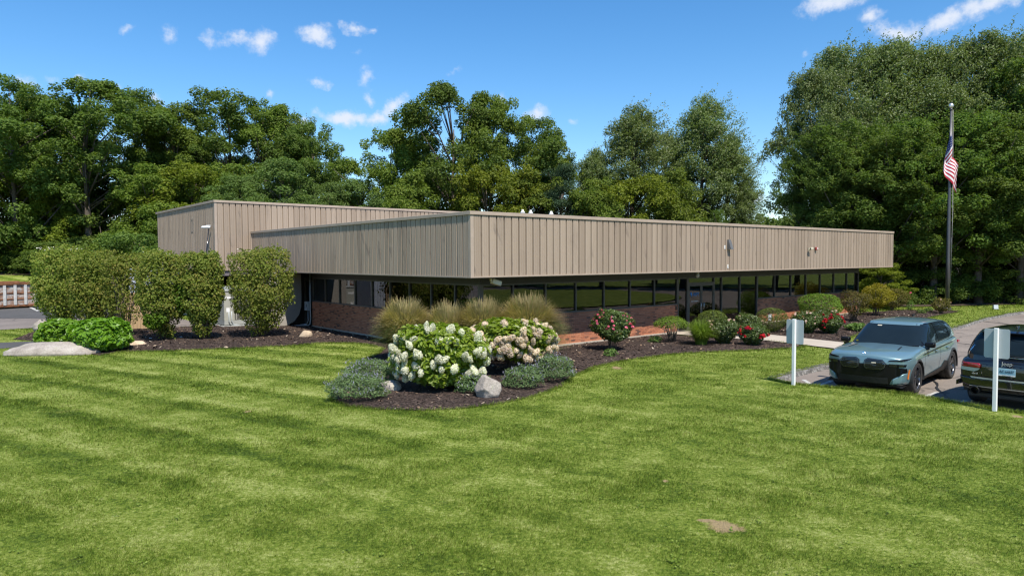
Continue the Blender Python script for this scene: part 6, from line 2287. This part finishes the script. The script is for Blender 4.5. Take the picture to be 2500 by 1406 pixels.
# side glazing: lower edge follows the belt, sweeping up behind the rear door
for sg in (1, -1):
    def sidef(x0, x1, off, lo, hi, sg=sg):
        def fn(u, v):
            x = x0 + (x1 - x0) * u
            tl = lo(x)
            th_ = hi(x)
            return cb.side(x, tl + (th_ - tl) * v, off, sg)
        return fn
    lo = lambda x: .10 + .42 * float(sstep(-1.35, -2.05, x))
    hi = lambda x: min(.93, .14 + (.92 - x) * 1.05) if x > .1 else .93 - .12 * float(sstep(-1.5, -2.05, x))
    us, vs_ = np.linspace(0, 1, 22), np.linspace(0, 1, 8)
    part('window_trim', grid_patch('window_trim', sidef(.86, -2.04, .004, lambda x: lo(x) - .05, lambda x: min(.965, hi(x) + .04)), us, vs_, m_gloss), t)
    for a, b in ((.70, -.33), (-.37, -1.33), (-1.37, -1.98)):
        part('side_window', grid_patch('side_window', sidef(a, b, .010, lo, hi), us, vs_, m_wsg), t)
    # black accent line along the shoulder
    part('shoulder_trim', drape('shoulder_trim', [(1.15, .925), (1.15, .945), (.2, .99), (-.8, 1.035), (-1.5, 1.06), (-1.5, 1.04), (-.8, 1.008), (.2, .962)], bvh1, '+y' if sg > 0 else '-y', .004, .006, m_gloss, .08), t)
    for x in (.05, -.98):
        part('door_handle', box_mesh('door_handle', x - .10, x + .10, sg * 1.0 - .018, sg * 1.0 + .018, .93, .965, m_teal, .008), t)
    for gx in (1.02, -.33):
        part('door_gap', drape('door_gap', [(gx - .004, .42), (gx + .004, .42), (gx + .004, 1.02), (gx - .004, 1.02)], bvh1, '+y' if sg > 0 else '-y', .001, .0012, m_satin, .08), t)
    part('sill_panel', drape('sill_panel', [(1.08, .28), (1.02, .34), (-.55, .46), (-.80, .60), (-1.08, .56), (-1.08, .30)] if sg > 0 else [(1.08, .28), (1.02, .34), (-.55, .46), (-.80, .60), (-1.08, .56), (-1.08, .30)], bvh1, '+y' if sg > 0 else '-y', .004, .012, m_satin, .12), t)
    mir = part('mirror', round_box('mirror', .70, .86, -.115, .115, 1.09, 1.22, m_gloss, .045), t, loc=(.02, sg * 1.04, 0))
    part('mirror_arm', box_mesh('mirror_arm', .72, .82, -.09, .03, 1.03, 1.08, m_gloss, .01), mir, loc=(0, -.05 * sg, 0))
    part('side_marker', drape('side_marker', [(2.13, .42), (2.18, .44), (2.17, .66), (2.12, .66)], bvh1, '+y' if sg > 0 else '-y', .004, .010, m_orange, .06), t)
    part('roof_rail', grid_patch('roof_rail', lambda u, v, sg=sg: (lambda x: cb.side(x, .985 - .03 * v, .012, sg))(.02 - 1.85 * u), us, [0, 1], m_gloss), t)
# seats and wheel seen through the glass stay dark; nose pieces
def mirr(poly):
    return [(-a, b) for a, b in reversed(poly)]


part('bumper_mask', drape('bumper_mask', [(-.93, .70), (-.80, .72), (-.80, .80), (-.10, .78), (.10, .78), (.80, .80), (.80, .72), (.93, .70), (.93, .60), (.66, .44), (.60, .28), (-.60, .28), (-.66, .44), (-.93, .60)], bvh1, '+x', .010, .012, m_gloss, .04), t)
part('lower_grille', drape('lower_grille', [(-.58, .31), (.58, .31), (.58, .46), (-.58, .46)], bvh1, '+x', .024, .006, m_satin, .04), t)
part('radar_panel', drape('radar_panel', [(-.13, .335), (.13, .335), (.15, .365), (.13, .41), (-.13, .41), (-.15, .365)], bvh1, '+x', .032, .008, m_satin, .04), t)
part('front_lip', drape('front_lip', [(-.90, .25), (.90, .25), (.88, .30), (-.88, .30)], bvh1, '+x', .006, .014, m_satin), t)
kid = [(.055, .70), (.13, .655), (.44, .655), (.52, .70), (.55, .80), (.46, .905), (.14, .925), (.06, .87)]
for sg in (1, -1):
    kp = kid if sg > 0 else mirr(kid)
    fr_ = part('grille_frame', drape('grille_frame', kp, bvh1, '+x', .024, .020, m_gloss, .04), t)
    cx_ = sum(a for a, b in kp) / len(kp)
    cz_ = sum(b for a, b in kp) / len(kp)
    inn = [(cx_ + (a - cx_) * .90, cz_ + (b - cz_) * .88) for a, b in kp]
    part('grille_rim', drape('grille_rim', [(cx_ + (a - cx_) * .955, cz_ + (b - cz_) * .94) for a, b in kp], bvh1, '+x', .0445, .004, m_rimm, .04), fr_)
    part('grille_mesh', drape('grille_mesh', inn, bvh1, '+x', .049, .004, m_lens, .04), fr_)
    for k in range(5):
        z = .695 + k * .042
        x0 = .10 if k else .13
        sl = [(x0, z), (.50 - .02 * abs(k - 2), z), (.50 - .02 * abs(k - 2), z + .012), (x0, z + .012)]
        part('grille_slat', drape('grille_slat', sl if sg > 0 else mirr(sl), bvh1, '+x', .0535, .012, m_satin, .04), fr_)
    hl = [(.57, .865), (.60, .895), (.90, .925), (.97, .93), (.93, .875)]
    part('headlight', drape('headlight', hl if sg > 0 else mirr(hl), bvh1, '+x', .006, .010, m_gloss, .05), t)
    fl_ = [(.60, .74), (.92, .745), (.93, .80), (.60, .81)]
    part('lower_headlight', drape('lower_headlight', fl_ if sg > 0 else mirr(fl_), bvh1, '+x', .020, .012, m_lens, .04), t)
    ck = [(.66, .30), (.90, .34), (.93, .56), (.90, .585), (.68, .44)]
    part('bumper_corner', drape('bumper_corner', ck if sg > 0 else mirr(ck), bvh1, '+x', .024, .016, m_teal, .04, True), t)
    vt = [(.40, 0), (.37, .06), (.40, .5), (.43, .06)]
    part('bonnet_vent', drape('bonnet_vent', [(1.35, sg * .52), (1.36, sg * .545), (1.80, sg * .60), (1.80, sg * .57)] if sg > 0 else [(1.80, -.57), (1.80, -.60), (1.36, -.545), (1.35, -.52)], bvh1, '+z', .003, .008, m_satin, .06), t)
part('emblem', lathe_mesh('emblem', [(.001, .012), (.045, .010), (.05, .0), (.001, 0)], m_chrome, 20), t, loc=(2.435, 0, 1.012), rot=(0, .75, 0))
for k, mm in enumerate((m_blue, m_white, m_blue, m_white)):
    a0 = k * math.pi / 2
    pl = [(0, 0)] + [(.036 * math.cos(a0 + j * math.pi / 10), .036 * math.sin(a0 + j * math.pi / 10)) for j in range(6)]
    part('emblem_quarter', prism_mesh('emblem_quarter', pl, .012, .015, mm), t, loc=(2.435, 0, 1.012), rot=(0, .75, 0))
part('number_badge', drape('number_badge', [(.24, .815), (.34, .815), (.34, .838), (.24, .838)], bvh1, '+x', .068, .006, m_cream), t)
part('toll_tag', grid_patch('toll_tag', lambda u, v: cb.end(-.36 + .11 * u, .79 + .035 * v, .013), [0, 1], [0, 1], m_cream), t)
part('sticker', grid_patch('sticker', lambda u, v: cb.end(-.72 + .07 * u, .10 + .05 * v, .013), [0, 1], [0, 1], m_gold), t)
part('dash_top', grid_patch('dash_top', lambda u, v: (1.02 - .5 * v, -.75 + 1.5 * u, 1.10), [0, 1], [0, 1], m_satin), t)
part('antenna', box_mesh('antenna', -1.55, -1.35, -.025, .025, 1.70, 1.765, m_gloss, .02), t)
part('tail_light', boxes_mesh('tail_light', [(-2.47, -2.30, .84, .93, .95, 1.02), (-2.47, -2.30, -.93, -.84, .95, 1.02)], m_tail, .01), t)
part('underbody', box_mesh('underbody', -2.3, 2.25, -.80, .80, .20, .30, m_plastic, .03), t)

# ---- the black car, seen from behind
t = CAR2 = thing('parked_car', 'black SUV seen from behind at the right edge with a blue number plate', 'car', (0, 0, GZ), R_(39.5), 'cars parked by the lawn')
# its rear left wheel stands at jw
jw = Vector((10.48, 15.77))
RB = -1.46
fwd = Vector((math.cos(R_(39.5)), math.sin(R_(39.5))))
lft = Vector((-fwd.y, fwd.x))
o_ = jw - fwd * RB - lft * .72 + fwd * .30
t.location = (o_.x, o_.y, GZ + .01)
st = [(2.40, .84, .40, .92, .98), (2.34, .90, .34, .97, 1.03), (2.1, .94, .30, 1.02, 1.09), (1.5, .965, .28, 1.05, 1.12), (.9, .97, .28, 1.06, 1.13), (.2, .965, .28, 1.07, 1.12), (-.6, .965, .28, 1.08, 1.12),
      (-1.4, .97, .30, 1.09, 1.13), (-2.0, .96, .36, 1.08, 1.13), (-2.26, .945, .42, 1.06, 1.11), (-2.36, .92, .46, 1.03, 1.08), (-2.40, .88, .50, .98, 1.04)]
V, F = car_lower(st, std_prof, .22, .14)
body0 = py_mesh('body', V, F)
bm = bmesh.new()
bm.from_mesh(body0)
bmesh.ops.recalc_face_normals(bm, faces=bm.faces)
bm.to_mesh(body0)
bvh2 = BVHTree.FromBMesh(bm)
bm.free()
body = boolean_cut(body0, [cyl_y(1.46, .39, .42, .56, 1.4), cyl_y(1.46, .39, .42, -1.4, -.56), cyl_y(RB, .39, .42, .56, 1.4), cyl_y(RB, .39, .42, -1.4, -.56)])
smooth(body)
body.materials.clear()
body.materials.append(m_blackp)
bo = part('body', body, t)
md = bo.modifiers.new('edges', 'EDGE_SPLIT')
md.split_angle = R_(38)
for x in (1.46, RB):
    for sg in (1, -1):
        wheel(t, x, sg * .80, .385, .385, .27, m_tyre, m_rimm, m_satin, sg)
        arch_trim(t, x, .39, .41, .455, sg * .88, sg * .978, m_plastic)
cb2 = Cabin([(0, 1.05, 1.0, -2.36, .93), (.25, 1.20, .82, -2.33, .90), (.6, 1.42, .55, -2.20, .83), (.85, 1.58, .33, -2.06, .76), (1, 1.665, .15, -1.97, .71)], 6.0)
cb2.crown = .07
part('roof', cb2.shell('roof', m_blackp), t)


def rsh(k0, k1, t0, t1, off):
    def fn(u, v):
        tt = t0 + (t1 - t0) * v
        hw = cb2.at(tt)[3] * (k0 + (k1 - k0) * v)
        return cb2.end(u * hw, tt, off, False)
    return fn


part('rear_window', grid_patch('rear_window', rsh(.88, .86, .18, .88, .008), ys, ts, m_wsg), t)
part('spoiler', grid_patch('spoiler', lambda u, v: (lambda q: (q[0] - .16 * v, q[1], q[2] + .015 - .03 * v))(cb2.end(u * cb2.at(.97)[3] * .9, .97, .0, False)), ys, [0, 1], m_blackp), t)
part('spoiler_edge', boxes_mesh('spoiler_edge', [(-2.14, -2.10, -.58, .58, 1.635, 1.665)], m_blackp, .01), t)
part('wiper', tubes_mesh('wiper', [([(-2.36, -.42, 1.16), (-2.345, -.1, 1.18), (-2.34, .22, 1.175)], .012)], m_satin, 6), t)
part('wiper_blade', tubes_mesh('wiper_blade', [([(-2.352, -.50, 1.145), (-2.345, .3, 1.165)], .009)], m_chrome, 6), t)
for sg in (1, -1):
    us, vs_ = np.linspace(0, 1, 18), np.linspace(0, 1, 6)
    for a, b in ((.62, -.25), (-.30, -1.25), (-1.30, -2.05)):
        part('side_window', grid_patch('side_window', lambda u, v, a=a, b=b, sg=sg: cb2.side(a + (b - a) * u, .12 + .80 * v, .008, sg), us, vs_, m_wsg), t)
    part('window_edge', grid_patch('window_edge', lambda u, v, sg=sg: cb2.side(-2.10 - .12 * (1 - v), .15 + .8 * v + .0 * u, .012 + .0 * u, sg) if u < .5 else cb2.side(-2.12 - .12 * (1 - v), .15 + .8 * v, .012, sg), [0, 1], np.linspace(0, 1, 8), m_chrome), t)
    tl = [(.94, .98), (.52, .985), (.50, .955), (.50, .885), (.94, .885)]
    part('tail_light', drape('tail_light', tl if sg > 0 else mirr(tl), bvh2, '-x', .006, .022, m_tail, .06, True), t)
    tc_ = [(.94, .88), (.50, .88), (.54, .835), (.62, .80), (.94, .815)]
    part('reverse_light', drape('reverse_light', tc_ if sg > 0 else mirr(tc_), bvh2, '-x', .006, .018, m_clear, .06), t)
    rf = [(.90, .60), (.72, .60), (.74, .55), (.90, .555)]
    part('reflector', drape('reflector', rf if sg > 0 else mirr(rf), bvh2, '-x', .02, .014, m_tail, .06), t)
    part('exhaust', lathe_mesh('exhaust', [(.075, -.10), (.085, -.10), (.085, .08), (.07, .08), (.07, -.09)], m_satin, 20), t, loc=(-2.36, sg * .58, .40), rot=(0, math.pi / 2, 0))
bp = [(-.95, .68), (-.60, .66), (.60, .66), (.95, .68), (.95, .48), (.70, .40), (-.70, .40), (-.95, .48)]
part('rear_bumper', drape('rear_bumper', bp, bvh2, '-x', .03, .03, m_blackp, .04, True), t)
part('bumper_skid', drape('bumper_skid', [(-.92, .475), (.92, .475), (.70, .38), (-.70, .38)], bvh2, '-x', .061, .010, m_plastic, .05), t)
part('chrome_strip', drape('chrome_strip', [(-.66, .665), (.66, .665), (.68, .695), (-.68, .695)], bvh2, '-x', .061, .010, m_strip, .05), t)
part('lower_strip', drape('lower_strip', [(-.70, .485), (.70, .485), (.70, .50), (-.70, .50)], bvh2, '-x', .072, .010, m_strip, .05), t)
part('gate_panel', drape('gate_panel', [(-.47, .72), (.47, .72), (.49, .985), (-.49, .985)], bvh2, '-x', .012, .010, m_blackp, .04, True), t)
pr = (math.pi / 2, 0, -math.pi / 2)
part('number_plate', box_mesh('number_plate', -2.455, -2.44, -.155, .155, .775, .93, m_plate, .004), t)
part('plate_border', box_mesh('plate_border', -2.4555, -2.4405, -.150, .150, .775, .80, m_white), t)
part('plate_lettering', text_mesh('plate_lettering', 'AC\u00b764657', .078, m_ink, .002, 0, .82), t, loc=(-2.458, 0, .865), rot=pr)
part('plate_lettering', text_mesh('plate_lettering', 'Constitution State', .02, m_ink, .001, 0, 1.0), t, loc=(-2.458, 0, .787), rot=pr)
part('name_lettering', text_mesh('name_lettering', 'Jeep', .115, m_strip, .006), t, loc=(-2.445, 0, 1.025), rot=pr)
part('badge_lettering', text_mesh('badge_lettering', '4x4', .055, m_strip, .004, .2, 1.4), t, loc=(-2.432, .60, .765), rot=pr)
part('underbody', box_mesh('underbody', -2.2, 2.2, -.78, .78, .22, .34, m_plastic, .03), t)
part('antenna', box_mesh('antenna', -1.85, -1.70, -.02, .02, 1.725, 1.79, m_blackp, .015), t)
